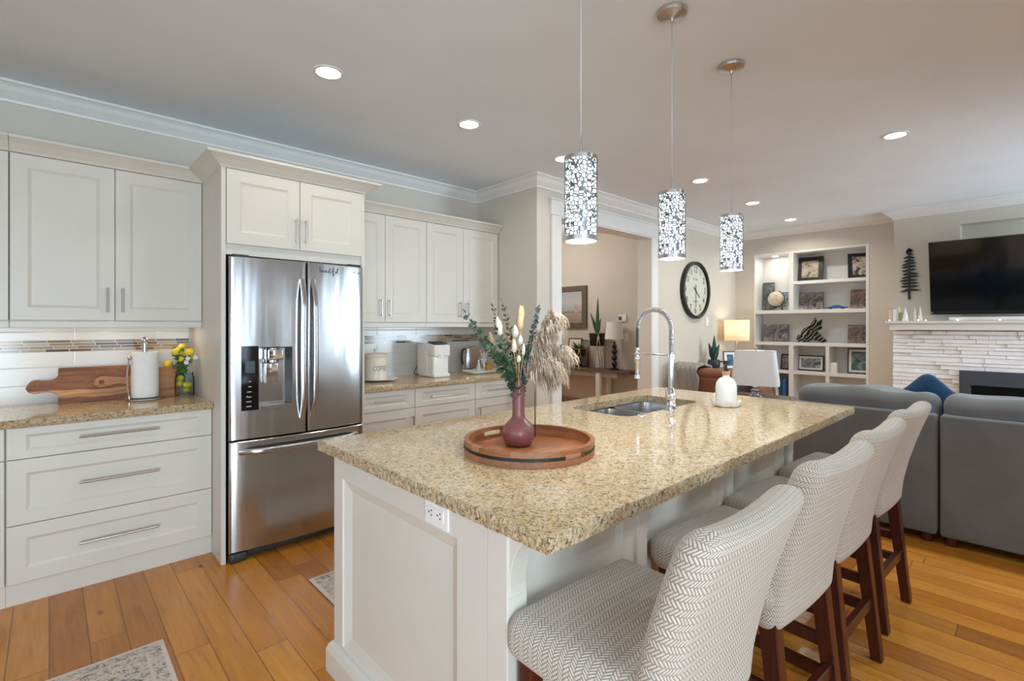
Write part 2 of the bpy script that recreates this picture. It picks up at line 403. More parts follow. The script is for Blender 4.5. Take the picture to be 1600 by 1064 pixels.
cc = t.mix(.4, t.ramp(r1, [(0, rgb(120,70,42)), (.3, rgb(160,98,60)), (.6, rgb(184,122,80)), (.8, rgb(142,98,76)), (1, rgb(196,150,110))]), t.ramp(n, [(.3, rgb(100,56,34)), (.7, rgb(190,128,84))])); t.col(cc); t.p(Roughness=.4); M['traywood'] = t.m
M['trayfloor'] = wood('tray_floor_wood', [rgb(140,78,46), rgb(178,108,66), rgb(198,134,90)], 0, .8, .3)
# ------------------------------------------------------------------ setting
CH = 2.74
XL, YF, XR, YB = -2.6, -3.0, 7.55, 4.01
struct('floor', MB().box(XL-.15, 8.0, YF-.15, 6.75, -.06, 0), M['floor'], 'honey oak plank floor')
struct('ceiling', MB().box(XL-.15, 8.0, YF-.15, 6.75, CH, CH+.1), M['ceil'], 'plain white ceiling')
struct('wall_back', MB().box(XL, 3.256, YB, YB+.12, 0, CH), M['wall'])
struct('wall_return', MB().box(3.256, 3.40, 3.303, 6.6, 0, CH), M['wall'])
wo = MB().box(3.256, 3.562, 3.148, 3.303, 0, CH).box(3.562, 5.187, 3.148, 3.303, 2.416, CH).box(5.187, 8.0, 3.148, 3.303, 0, CH)
struct('wall_opening', wo, M['wall'])
struct('wall_hall', MB().box(5.95, 6.07, 3.303, 6.6, 0, CH), M['wall'])
struct('wall_hall_end', MB().box(3.256, 6.07, 6.6, 6.72, 0, CH), M['wall'])
struct('wall_right', MB().box(7.55, 8.0, 2.88, 3.148, 0, CH).box(7.55, 8.0, 1.483, 2.88, 2.41, CH).box(7.55, 8.0, 1.21, 1.483, 0, CH).box(7.88, 8.0, 1.483, 2.88, 0, 2.41), M['wall'])
struct('wall_fireplace', MB().box(7.4, 7.85, .62, 1.21, 0, CH).box(7.4, 7.85, -1.5, .62, 2.50, CH).box(7.4, 7.85, -1.5, .62, 0, 1.31).box(7.60, 7.85, -1.5, .62, 1.31, 2.50).box(7.4, 7.85, YF, -1.5, 0, CH), M['wall'])
# wall behind the camera and left wall, with unseen openings added for light
wf = MB(); px = XL
for x0, x1, z0, z1, _, _ in WIN:
    wf.box(px, x0, YF-.12, YF, 0, CH).box(x0, x1, YF-.12, YF, z1, CH)
    if z0 > .1: wf.box(x0, x1, YF-.12, YF, 0, z0)
    px = x1
wf.box(px, 7.85, YF-.12, YF, 0, CH)
struct('wall_front', wf, M['wall'])
wl = MB()
for a, b, z0, z1 in ((YF-.12, SW[0], 0, CH), (SW[0], SW[1], SW[3], CH), (SW[0], SW[1], 0, SW[2]), (SW[1], YB+.12, 0, CH)): wl.box(XL-.12, XL, a, b, z0, z1)
struct('wall_left', wl, M['wall'])
t = NT('window_glass'); g = t.n('ShaderNodeBsdfGlossy'); g.inputs['Roughness'].default_value = 0; tr = t.n('ShaderNodeBsdfTransparent'); fr = t.n('ShaderNodeFresnel'); mx = t.n('ShaderNodeMixShader')
t.lk(fr.outputs[0], mx.inputs[0]); t.lk(tr.outputs[0], mx.inputs[1]); t.lk(g.outputs[0], mx.inputs[2]); t.lk(mx.outputs[0], t.out.inputs[0]); M['glass'] = t.m
def window(name, a0, a1, z0, z1, axis, pos, mull):
    f = MB()
    def bx(u0, u1, w0, w1, d=.06):
        if axis == 'y': f.box(u0, u1, pos-d, pos+.012, w0, w1)
        else: f.box(pos-d, pos+.012, u0, u1, w0, w1)
    w = .07
    bx(a0, a0+w, z0, z1); bx(a1-w, a1, z0, z1); bx(a0+w, a1-w, z0, z0+w); bx(a0+w, a1-w, z1-w, z1)
    for m in mull: bx(m-w/2, m+w/2, z0+w, z1-w)
    o = struct(name, f, M['trim'])
    g = MB()
    if axis == 'y': g.box(a0+w, a1-w, pos-.035, pos-.03, z0+w, z1-w)
    else: g.box(pos-.035, pos-.03, a0+w, a1-w, z0+w, z1-w)
    obj('pane', g, M['glass'], o)
for i, (x0, x1, z0, z1, _, _) in enumerate(WIN): window('unseen_door' if i == 0 else 'window_%d' % i, x0, x1, z0 if z0 > .1 else 0, z1, 'y', YF, [(x0+x1)/2] if x1-x0 > 1.4 else [])
window('window_5', SW[0], SW[1], SW[2], SW[3], 'x', XL, [-1.1, .2])
# crown moulding swept along the wall tops
def sweep(path, prof, closed=False):
    """path: 2d points with the room on the left-hand side; prof: (offset into room, z)"""
    P = [Vector(p) for p in path]; k = len(P); loops = []
    for i in range(k):
        d0 = (P[i]-P[i-1]).normalized() if i > 0 else None; d1 = (P[i+1]-P[i]).normalized() if i < k-1 else None
        n0 = Vector((-d0.y, d0.x)) if d0 else None; n1 = Vector((-d1.y, d1.x)) if d1 else None
        if n0 is None: n = n1
        elif n1 is None: n = n0
        else:
            n = (n0+n1); n = n/(n.dot(n0)) if n.length > 1e-6 else n0
        loops.append([(P[i].x+n.x*o, P[i].y+n.y*o, z) for o, z in prof])
    return MB().loft(loops)
cr = [(-.002, 2.641), (.010, 2.641), (.014, 2.655), (.030, 2.668), (.055, 2.690), (.072, 2.712), (.086, 2.722), (.100, 2.727), (.100, 2.7405), (-.002, 2.7405)]
room = [(7.4, YF), (7.4, 1.21), (7.55, 1.21), (7.55, 3.148), (3.256, 3.148), (3.256, YB), (XL, YB), (XL, YF)]
struct('trim_1', sweep(room, cr), M['trim'], 'white crown moulding around the ceiling')
bb = [(-.002, 0), (.014, 0), (.014, .115), (.006, .13), (-.002, .13)]
struct('baseboard_return', sweep([(3.441, 3.148), (3.256, 3.148), (3.256, 3.40)], bb), M['trim'])
struct('baseboard_clock', sweep([(7.55, 2.88), (7.55, 3.148), (5.315, 3.148)], bb), M['trim'])
struct('baseboard_hall', sweep([(5.95, 3.303), (5.95, 6.6), (3.40, 6.6)], bb), M['trim'])
# cased opening
cs = MB().box(3.441, 3.562, 3.124, 3.148, 0, 2.416).box(5.187, 5.315, 3.124, 3.148, 0, 2.416).box(3.425, 5.331, 3.118, 3.148, 2.416, 2.556).box(3.41, 5.346, 3.110, 3.148, 2.556, 2.572)
struct('trim_2', cs, M['trim'], 'white casing around the wide opening', bev=.003)
jm = MB().box(3.562, 3.576, 3.13, 3.32, 0, 2.416).box(5.173, 5.187, 3.13, 3.32, 0, 2.416).box(3.576, 5.173, 3.13, 3.32, 2.402, 2.416)
struct('trim_3', jm, M['trim'], 'white jamb lining of the wide opening')
# grey brick-look skirting in the hall
t = NT('hall_tile'); c = t.sep(t.coord()); r1, r2, e = t.stagger(c[1], c[2], .16, .27, 0); t.col(t.mix(t.ramp(e, [(.004, (1,1,1,1)), (.007, (0,0,0,1))]), t.ramp(r1, [(0, rgb(128,112,104)), (1, rgb(146,132,124))]), rgb(190,182,174))); t.p(Roughness=.5)
struct('trim_4', MB().box(5.93, 5.952, 4.3, 6.6, 0, .272), t.m, 'low band of grey-brown tile in the hall')
# backsplash tile and mosaic band
bs = MB()
for a, b in ((-.75, .70), (1.60, 3.256)):
    bs.box(a, b, 3.998, 4.012, .915, 1.2145); bs.box(a, b, 3.998, 4.012, 1.286, 1.395)
struct('trim_5', bs, M['tile'], 'white tile backsplash behind the counters')
mo = MB()
for a, b in ((-.75, .70), (1.60, 3.256)): mo.box(a, b, 3.996, 4.012, 1.2145, 1.286)
struct('trim_6', mo, M['mosaic'], 'thin glass mosaic band in the white tile')

# ------------------------------------------------------------------ kitchen cabinets
def handle_v(x, z0, z1, y, parent):
    m = MB().tube([(x, y-.028, z0), (x, y-.028, z1)], .0055, 8)
    for z in (z0+.012, z1-.012): m.cyl((x, y, z), (x, y-.028, z), .0045, 8)
    return obj('handle', m, M['nickel'], parent, smooth=40)
def handle_h(x0, x1, z, y, parent):
    m = MB().tube([(x0, y-.030, z), (x1, y-.030, z)], .0058, 8)
    for x in (x0+.015, x1-.015): m.cyl((x, y, z), (x, y-.030, z), .0048, 8)
    return obj('handle', m, M['nickel'], parent, smooth=40)
G = .0016
def door(x0, x1, z0, z1, y, parent, fr=.068, frt=None, name='door'):
    return obj(name, MB().panel(x0+G, x1-G, z0+G, z1-G, y, .02, fr=fr, frt=frt), M['cab'], parent)
def crown(path, z0, z1, out, parent):
    prof = [(-.01, z0), (.004, z0), (.012, z0+.012), (out*.55, z0+(z1-z0)*.55), (out-.008, z1-.016), (out, z1-.014), (out, z1), (-.01, z1)]
    return obj('crown', sweep(path, prof), M['cab'], parent)
YU = 3.678
def upper(label, xs, handles, rail=True, wallend=None):
    t = thing('upper_cabinet', label, 'kitchen cabinet', ((xs[0]+xs[-1])/2, YU+.02, 1.40))
    obj('body', MB().box(xs[0], xs[-1], YU+.021, YB-.001, 1.396, 2.285), M['cab'], t)
    obj('light_rail', MB().box(xs[0], xs[-1], YU+.006, YU+.024, 1.36, 1.3955), M['cab'], t, bev=.002)
    for a, b, hx in zip(xs[:-1], xs[1:], handles):
        d = door(a, b, 1.40, 2.281, YU, t)
        if hx: handle_v(hx, 1.448, 1.59, YU, d)
    return t
tu = upper('white two-door wall cabinet over the wooden cutting boards', [-.152, .28, .7165], [.243, .312])
crown([(.7165, YU), (-.152, YU)], 2.283, 2.355, .075, tu)
tv = upper('white wall cabinet cut off by the photo edge, next to the cutting-board cabinet', [-1.0, -.585, -.154], [-.62, -.55])
crown([(-.154, YU), (-1.0, YU)], 2.283, 2.355, .075, tv)
for tt, xs in ((tu, (0.0, .27, .56)), (tv, (-.75, -.40))):
    for x in xs:
        pk = obj('puck_light', MB().cyl((x, 3.80, 1.384), (x, 3.80, 1.3955), .03, 16), emis('under_cabinet_glow', (1, .86, .66, 1), 6), tt, smooth=40)
        l = bpy.data.lights.new('puck_beam', 'AREA'); l.shape = 'DISK'; l.size = .05; l.energy = .14; l.color = (1, .84, .64)
        o = bpy.data.objects.new('puck_beam', l); COL.objects.link(o); o.location = Vector((x, 3.80, 1.383))-root_org(tt); o.parent = tt
ta = upper('white two-door wall cabinet beside the fridge over the canister', [1.597, 2.015, 2.4135], [1.975, 2.052])
crown([(2.4135, YU), (1.597, YU)], 2.283, 2.355, .075, ta)
tb = upper('white two-door wall cabinet in the corner by the wide opening', [2.4145, 2.818, 3.2475], [2.776, 2.858])
crown([(3.2475, YB-.02), (3.2475, YU), (2.4145, YU)][1:], 2.283, 2.355, .075, tb)
# fridge surround with overhead cabinet
YT = 3.203
t = thing('fridge_surround_cabinet', 'tall white cabinet surround with two small doors above the fridge', 'kitchen cabinet', (1.157, YT+.4, 0))
obj('side_panel', MB().box(.718, .742, YT, YB-.001, 0, 2.285), M['cab'], t, bev=.0015)
obj('side_panel', MB().box(1.5735, 1.596, YT, YB-.001, 0, 2.285), M['cab'], t, bev=.0015)
obj('body', MB().box(.7425, 1.573, YT+.012, YB-.001, 1.785, 2.285), M['cab'], t)
d = door(.7425, 1.156, 1.845, 2.281, YT-.008, t, fr=.07); handle_v(1.130, 1.892, 2.04, YT-.008, d)
d = door(1.156, 1.573, 1.845, 2.281, YT-.008, t, fr=.07); handle_v(1.189, 1.892, 2.04, YT-.008, d)
crown([(1.596, YB-.35), (1.596, YT), (.718, YT), (.718, YB-.35)], 2.283, 2.352, .085, t)
# base cabinets
YD = 3.41
def base(label, x0, x1, name='base_cabinet'):
    t = thing(name, label, 'kitchen cabinet', ((x0+x1)/2, YD+.3, 0))
    obj('body', MB().box(x0, x1, YD+.021, YB-.001, .105, .874), M['cab'], t)
    obj('toe_kick', MB().box(x0, x1, YD+.025, YD+.04, 0, .105), M['cab'], t)
    return t
t = base('white three-drawer base cabinet under the cutting boards', -.154, .717)
for z0, z1, hz, frt in ((.716, .872, .797, .036), (.395, .716, .562, .068), (.11, .395, .248, .066)):
    d = door(-.152, .716, z0, z1, YD, t, frt=frt, name='drawer'); handle_h(.114, .452, hz, YD, d)
t = base('white base cabinet cut off by the photo edge beside the three drawers', -1.0, -.155)
d = door(-.998, -.156, .716, .872, YD, t, frt=.036, name='drawer'); handle_h(-.75, -.42, .797, YD, d)
d = door(-.998, -.156, .11, .716, YD, t); handle_v(-.21, .52, .66, YD, d)
t = base('white base cabinet beside the fridge with one drawer over a door', 1.597, 2.130)
d = door(1.60, 2.130, .72, .872, YD, t, frt=.036, name='drawer'); handle_h(1.773, 2.017, .796, YD, d)
d = door(1.60, 2.130, .11, .72, YD, t); handle_v(2.10, .52, .66, YD, d)
t = base('white three-drawer base cabinet below the coffee maker', 2.131, 2.747)
for z0, z1, hz, frt in ((.72, .872, .793, .036), (.41, .72, .585, .066), (.11, .41, .26, .066)):
    d = door(2.131, 2.747, z0, z1, YD, t, frt=frt, name='drawer'); handle_h(2.272, 2.62, hz, YD, d)
t = base('white base cabinet in the corner below the white tray', 2.748, 3.254)
d = door(2.748, 3.253, .72, .872, YD, t, frt=.036, name='drawer'); handle_h(2.888, 3.12, .793, YD, d)
d = door(2.748, 3.253, .11, .72, YD, t); handle_v(2.782, .50, .655, YD, d)
for label, x0, x1 in (('tan speckled granite countertop under the cutting boards', -1.0, .7165), ('tan speckled granite countertop under the coffee maker', 1.5975, 3.2555)):
    t = thing('countertop', label, 'countertop', ((x0+x1)/2, 3.7, .875))
    obj('slab', MB().box(x0, x1, 3.383, 3.9975, .875, .915), M['granite'], t)
    e = MB(); n = 160; random.seed(5)
    lo = []
    for i in range(n+1):
        x = x0+(x1-x0)*i/n; j = [random.uniform(-.0022, .0022) for _ in range(4)]
        lo.append([(x, 3.3829, .876), (x, 3.380+j[0], .8765), (x, 3.376+j[1], .888), (x, 3.376+j[2], .903), (x, 3.380+j[3], .9135), (x, 3.3829, .9148)])
    obj('chiselled_edge', e.loft(lo), M['granedge'], t)
# wall outlet
t = thing('wall_outlet', 'white wall outlet with two black plugs beside the coffee maker', 'outlet', (2.555, 3.997, 1.095))
obj('plate', MB().box(2.518, 2.592, 3.991, 3.9975, 1.04, 1.155), M['white'], t, bev=.002)
for z in (1.072, 1.122): obj('plug', MB().cyl((2.553, 3.991, z), (2.553, 3.966, z), .017, 14, .013), M['black'], t, smooth=40)

# ------------------------------------------------------------------ fridge
FX0, FX1, FY = .752, 1.570, 3.172
def fy(x, extra=0.0):   # gently bowed front
    u = (x-(FX0+FX1)/2)/((FX1-FX0)/2); return FY-.028*(1-u*u)-extra
t = thing('refrigerator', 'stainless french-door refrigerator with ice dispenser', 'refrigerator', ((FX0+FX1)/2, 3.55, 0))
obj('body', MB().box(FX0+.004, FX1-.004, FY+.068, 3.98, .05, 1.752), M['dark'], t)
obj('door_gasket', MB().box(FX0+.012, FX1-.012, FY+.055, FY+.067, .09, 1.762), M['gap'], t)
def skin(x0, x1, z0, z1, hole=None, depth=.062):
    """door slab with bowed face and rounded vertical edges; hole (xa, xb, za, zb) is cut through its face"""
    xs = [x0, x0+.002, x0+.006, x0+.012]; n = 16
    xs += [x0+.012+(x1-x0-.024)*i/n for i in range(1, n)]+[x1-.012, x1-.006, x1-.002, x1]
    zs = [z0, z0+.004, z1-.004, z1]
    if hole:
        xs = sorted(set([x for x in xs if min(abs(x-hole[0]), abs(x-hole[1])) > .008]+[hole[0], hole[1]])); zs = sorted(set(zs+[hole[2], hole[3]]))
    def py(x, z):
        d = min(x-x0, x1-x); r = .012; o = 0
        if d < r: o = r-math.sqrt(max(0, r*r-(r-d)**2))
        e = min(z-z0, z1-z)
        if e < .004: o = max(o, .004-e)
        return fy(x)+o
    m = MB(); vs = [(x, py(x, z), z) for z in zs for x in xs]; k = len(xs); fs = []
    for j in range(len(zs)-1):
        for i in range(k-1):
            if hole and xs[i] >= hole[0]-1e-6 and xs[i+1] <= hole[1]+1e-6 and zs[j] >= hole[2]-1e-6 and zs[j+1] <= hole[3]+1e-6: continue
            fs.append((j*k+i, j*k+i+1, (j+1)*k+i+1, (j+1)*k+i))
    m.add(vs, fs)
    yb = FY+.054
    per = [(i, 0) for i in range(k)]+[(k-1, j) for j in range(1, len(zs))]+[(i, len(zs)-1) for i in range(k-2, -1, -1)]+[(0, j) for j in range(len(zs)-2, 0, -1)]
    pv = [vs[j*k+i] for i, j in per]; q = len(pv)
    m.add(pv+[(p[0], yb, p[2]) for p in pv], [((i+1) % q, i, q+i, q+(i+1) % q) for i in range(q)]+[tuple(q+i for i in range(q))])
    return m
XM = 1.1805; ZS = .703
H = (.905, 1.092, .888, 1.244)
dl = obj('door', skin(FX0, XM-.004, ZS+.006, 1.770, H), M['steel'], t, smooth=35, label='stainless door with the ice dispenser')
dr = obj('door', skin(XM+.004, FX1, ZS+.006, 1.770), M['steel'], t, smooth=35)
fz = obj('freezer_drawer', skin(FX0, FX1, .062, ZS-.004), M['steel'], t, smooth=35)
def grip(pts, w, d, parent):
    m = MB(); lo = []
    for i, p in enumerate(pts):
        tn = (Vector(pts[min(i+1, len(pts)-1)])-Vector(pts[max(i-1, 0)])).normalized()
        s = Vector((0,-1,0)); s = (s-tn*s.dot(tn)).normalized(); a = tn.cross(s)
        lo.append([Vector(p)+a*(w*u)+s*(d*v) for u, v in ((-.5,-.5),(-.5,.25),(-.3,.5),(.3,.5),(.5,.25),(.5,-.5))])
    return obj('handle', m.loft(lo), M['steel'], parent, smooth=50)
for xa, s, dd in ((XM-.030, -1, dl), (XM+.034, 1, dr)):
    pts = []
    for i in range(15):
        u = i/14; z = .80+.86*u; k = math.sin(PI*u)
        pts.append((xa+s*(.0+.004*k), fy(xa)-.006-.040*min(1, 2.2*k)**.8, z))
    grip(pts, .030, .018, dd)
pts = []
for i in range(17):
    u = i/16; x = FX0+.05+(FX1-FX0-.10)*u; k = math.sin(PI*u); pts.append((x, fy(x)-.004-.042*min(1, 2.6*k)**.8, .640))
grip(pts, .034, .018, fz)
# dispenser
yp = fy(.855)
def surf(x0, x1, z0, z1, off, th):
    n = 6; lo = []
    for i in range(n+1):
        x = x0+(x1-x0)*i/n; y = fy(x)-off; lo.append([(x, y, z0), (x, y, z1), (x, y+th, z1), (x, y+th, z0)])
    return MB().loft([l[::-1] for l in lo])
cp = obj('control_panel', surf(.812, .902, .876, 1.252, .0035, .004), M['blackgloss'], dl)
M['mark'] = simple('panel_print', rgb(190,196,200), .5); M['lcd'] = simple('lcd_glass', rgb(70,84,84), .15)
pm = MB()
for i, (z, w) in enumerate(((1.045, .012), (1.015, .02), (.985, .034), (.955, .040), (.928, .040), (.900, .040))):
    y = fy(.857)-.0042; pm.box(.857-w/2, .857+w/2, y, y+.0008, z-.0022, z+.0022)
    if i == 3: pm.box(.857-.02, .857-.012, y, y+.0008, z, z+.007)
obj('button_print', pm, M['mark'], cp)
obj('display', surf(.832, .882, 1.095, 1.165, .0048, .002), M['lcd'], cp)
rec = MB(); yb = fy(1.0)+.085; k = .02
rec.add([(H[0], fy(H[0]), H[2]), (H[1], fy(H[1]), H[2]), (H[1], fy(H[1]), H[3]), (H[0], fy(H[0]), H[3]),
         (H[0]+k, yb, H[2]+.012), (H[1]-k, yb, H[2]+.012), (H[1]-k, yb, H[3]-.01), (H[0]+k, yb, H[3]-.01)],
        [(0,1,5,4), (1,2,6,5), (2,3,7,6), (3,0,4,7), (4,5,6,7)])
obj('dispenser_recess', rec, speck('dispenser_grey', rgb(122,122,122), .35, .6, 30, .05), dl)
obj('dispenser_spout', MB().rbox((.993, fy(.99)+.022, 1.198), (.092, .07, .066), .008, 3, 2), M['chrome'], dl, smooth=50)
obj('dispenser_neck', MB().cyl((.993, fy(.99)+.05, 1.15), (.993, fy(.99)+.05, 1.236), .036, 20), M['steel'], dl, smooth=40)
obj('dispenser_paddle', MB().rbox((.985, fy(.99)+.045, 1.085), (.078, .022, .125), .008, 3, 2, fn=lambda x, y, z: (x, y-.10*(z-.06)*.4, z)), M['chrome'], dl, smooth=50)
obj('drip_tray', surf(H[0]-.002, H[1]+.002, .872, .897, .010, .085), M['steel'], dl, bev=.003)
fb = MB().rbox((FX0+.05, FY+.03, .030), (.10, .07, .056), .02, 3, 2).rbox((FX1-.05, FY+.03, .030), (.10, .07, .056), .02, 3, 2).box(FX0+.03, FX1-.03, FY+.045, FY+.09, .012, .058)
obj('kick_grille', fb, M['dark'], t, smooth=40)
obj('hinge_cover', MB().rbox((FX0+.06, FY+.03, 1.776), (.09, .06, .018), .006, 2, 2), M['dark'], t, smooth=40)
obj('hinge_cover', MB().rbox((FX1-.06, FY+.03, 1.776), (.09, .06, .018), .006, 2, 2), M['dark'], t, smooth=40)
# script word "beautiful" on the door, drawn as pen strokes
L = {'b': [[(0,1.5),(.05,.6),(.02,0),(.3,.02),(.42,.35),(.22,.62),(.03,.42)]], 'e': [[(0,.3),(.35,.38),(.3,.62),(.1,.55),(.05,.2),(.22,0),(.5,.15)]],
     'a': [[(.4,.55),(.15,.6),(0,.25),(.15,0),(.38,.3),(.42,.58),(.42,.1),(.6,.05)]], 'u': [[(0,.6),(.03,.1),(.22,0),(.42,.35),(.44,.6),(.44,.1),(.6,.08)]],
     't': [[(.1,1.3),(.08,.2),(.2,0),(.4,.1)],[(-.15,.85),(.5,.95)]], 'i': [[(.05,.6),(.05,.1),(.25,.05)],[(.08,.9),(.1,.95)]],
     'f': [[(.45,1.3),(.3,1.5),(.16,1.2),(.12,-.7),(.25,-.8),(.32,-.4),(.1,.0)],[(-.1,.6),(.45,.65)]], 'l': [[(0,.1),(.3,1.1),(.2,1.5),(.08,1.2),(.1,.1),(.3,0),(.5,.15)]]}
adv = {'b': .5,'e': .5,'a': .6,'u': .6,'t': .45,'i': .3,'f': .5,'l': .4}
w = MB(); cx = 0; s = .030
for ch in 'beautiful':
    for st in L[ch]:
        w.tube([(1.262+(cx+px)*s*.95, fy(1.262+(cx+px)*s*.95)-.0006, 1.713+pz*s*.8) for px, pz in st], .0017, 5)
    cx += adv[ch]
obj('lettering', w, M['black'], dr)
lg = MB()
for x, z in ((1.498, 1.725), (1.505, 1.732), (1.524, 1.722), (1.535, 1.727), (1.54, 1.719)): lg.box(x, x+.007, fy(x)-.001, fy(x)+.002, z, z+.004)
obj('badge', lg, M['dark'], dr)
# ------------------------------------------------------------------ island
IX0, IX1, IY0, IY1 = .779, 3.310, .718, 1.966
BX0, BX1, BY0, BY1 = .83, 2.90, .908, 1.925
t = thing('kitchen_island', 'white panelled kitchen island with granite top and overhang for the stools', 'kitchen island', (1.9, 1.4, 0))
bd = MB().box(BX0+.045, BX1-.045, BY0+.05, BY1-.05, 0, .66)
obj('body', bd, M['cab'], t)
def frame_panel(axis, f, a0, a1, z0, z1, fl, frr, ft, fb, rec, bev, sgn, depth=.031):
    """framed panel with a bevelled recess, margins left/right/top/bottom"""
    def P(w, h, q): return (w, f-sgn*q, h) if axis == 'y' else (f-sgn*q, w, h)
    def loop(l, r, b, tt, q): return [P(a0+l, z0+b, q), P(a1-r, z0+b, q), P(a1-r, z1-tt, q), P(a0+l, z1-tt, q)]
    lo = [loop(0,0,0,0,depth), loop(0,0,0,0,0), loop(fl,frr,fb,ft,0), loop(fl+.004,frr+.004,fb+.004,ft+.004,rec*.3), loop(fl+bev,frr+bev,fb+bev,ft+bev,rec), loop(fl+bev+.001,frr+bev+.001,fb+bev+.001,ft+bev+.001,rec)]
    if (axis == 'y' and sgn > 0) or (axis == 'x' and sgn < 0): lo = [l[::-1] for l in lo]
    return MB().loft(lo)
obj('end_panel', frame_panel('x', BX0, .983, BY1, .0, .8748, 1.112-.983, BY1-1.85, .098, .125, .02, .045, -1), M['cab'], t)
obj('end_panel', frame_panel('x', BX1, .978, BY1, .0, .8748, .13, .08, .098, .125, .02, .045, 1), M['cab'], t)
for a, b in ((BX0, 1.41), (1.41, 2.09), (2.09, 2.81)):
    obj('front_panel', frame_panel('y', BY0+.012, a+.012, b, 0, .8748, .06, .06, .08, .125, .018, .02, -1, .02), M['cab'], t)
    obj('back_panel', frame_panel('y', BY1, a+.03, b+.03, 0, .8748, .06, .06, .08, .125, .018, .02, 1, .02), M['cab'], t)
ps = MB()
for x0, x1 in ((BX0, .90), (1.41, 1.47), (2.09, 2.15), (2.83, BX1)): 
    obj('pilaster', MB().box(x0, x1, BY0-.003, .9825, 0, .8748), M['cab'], t, bev=.003)
    # corbel
    y0, z1 = BY0-.003, .8745
    prof = [(y0+.02, z1), (y0-.082, z1), (y0-.082, z1-.022)]
    for i in range(9):
        a = PI/2*i/8; prof.append((y0-.074+.072*math.sin(a)*.98, z1-.022-.13*(1-math.cos(a))-.004))
    prof += [(y0-.004, z1-.185), (y0+.02, z1-.185)]
    xa = x0+.006; obj('corbel', MB().prism(prof, 'x', xa, x1-.006), M['cab'], t, bev=.002)
obj('plinth', sweep([(BX0, BY0), (BX1, BY0), (BX1, BY1), (BX0, BY1), (BX0, BY0), (BX1, BY0)][::-1][0:5], [(-.03, 0), (.024, 0), (.024, .085), (.016, .105), (.004, .118), (-.03, .118)]), M['cab'], t)
# granite slab with the sink cut-out
def rrect(x0, x1, y0, y1, r, n=6):
    P = []
    for cx, cy, a0 in ((x1-r, y1-r, 0), (x0+r, y1-r, PI/2), (x0+r, y0+r, PI), (x1-r, y0+r, 1.5*PI)):
        for i in range(n+1): a = a0+PI/2*i/n; P.append((cx+r*math.cos(a), cy+r*math.sin(a)))
    return P
CUT = rrect(2.105, 2.868, 1.405, 1.800, .07)
bm = bmesh.new()
def loop_edges(pts, z):
    vs = [bm.verts.new((p[0], p[1], z)) for p in pts]; return vs, [bm.edges.new((vs[i], vs[(i+1) % len(vs)])) for i in range(len(vs))]
e_ = .006
outer = [(IX0+e_, IY0+e_), (IX1-e_, IY0+e_), (IX1-e_, IY1-e_), (IX0+e_, IY1-e_)]
vo, eo = loop_edges(outer, .915); vi, ei = loop_edges(CUT, .915)
r = bmesh.ops.triangle_fill(bm, edges=eo+ei, use_beauty=True)
for f in bm.faces:
    f.normal_update()
    if f.normal.z < 0: f.normal_flip()
top = [[tuple(v.co) for v in f.verts] for f in bm.faces]; bm.free()
m = MB()
for q in top: m.add(q, [tuple(range(len(q)))])
for q in top: m.add([(p[0], p[1], .875) for p in q[::-1]], [tuple(range(len(q)))])
obj('slab', m, M['granite'], t)
k = len(CUT); m = MB(); m.add([(x, y, .915) for x, y in CUT]+[(x, y, .875) for x, y in CUT], [(i, (i+1) % k, k+(i+1) % k, k+i) for i in range(k)])
obj('cutout_edge', m, M['granedge'], t, smooth=40)
random.seed(11); per = []
pts4 = [(IX0, IY0), (IX1, IY0), (IX1, IY1), (IX0, IY1)]
for i in range(4):
    a, b = Vector(pts4[i]), Vector(pts4[(i+1) % 4]); n = int((b-a).length/.012); nn = Vector(((b-a).y, -(b-a).x)).normalized()
    for j in range(n): per.append((a.lerp(b, j/n), nn if j else (nn+Vector((-(Vector(pts4[i])-Vector(pts4[i-1])).y*-1, -(Vector(pts4[i])-Vector(pts4[i-1])).x)).normalized()*0).normalized()))
rows = []
for hgt, off in ((.915, -e_), (.9135, -.0015), (.904, 0), (.889, 0), (.8765, -.0015), (.875, -e_)):
    row = []
    for p, nn in per:
        j = 0 if hgt in (.915, .875) else random.uniform(-.003, .0015)
        c = Vector((min(max(p.x, IX0-off), IX1+off), min(max(p.y, IY0-off), IY1+off))) if off < 0 else p
        row.append((c.x+nn.x*j, c.y+nn.y*j, hgt))
    rows.append(row)
k = len(per); m = MB(); m.add([p for r_ in rows for p in r_], [((r_)*k+(i+1) % k, r_*k+i, (r_+1)*k+i, (r_+1)*k+(i+1) % k)[::-1] for r_ in range(len(rows)-1) for i in range(k)])
m.f = [f[::-1] for f in m.f]
obj('chiselled_edge', m, M['granedge'], t)
# outlet in the end panel
ol = obj('outlet', MB().box(BX0-.005, BX0+.001, 1.149, 1.266, .782, .855), M['white'], t, bev=.002, label='white double outlet plate')
fm = MB()
for yc in (1.233, 1.187): fm.box(BX0-.0075, BX0-.004, yc-.018, yc+.018, .803, .836)
obj('socket', MB().box(BX0-.0072, BX0-.004, 1.169, 1.251, .802, .837), M['white'], ol, bev=.001)
sl = MB()
for yc in (1.230, 1.186):
    for dy, dz in ((-.002, .007), (-.002, -.007), (.011, 0)): sl.box(BX0-.0078, BX0-.0068, yc+dy-.0028, yc+dy+.0028, .8195+dz-.0022, .8195+dz+.0022)
obj('slots', sl, M['black'], ol)
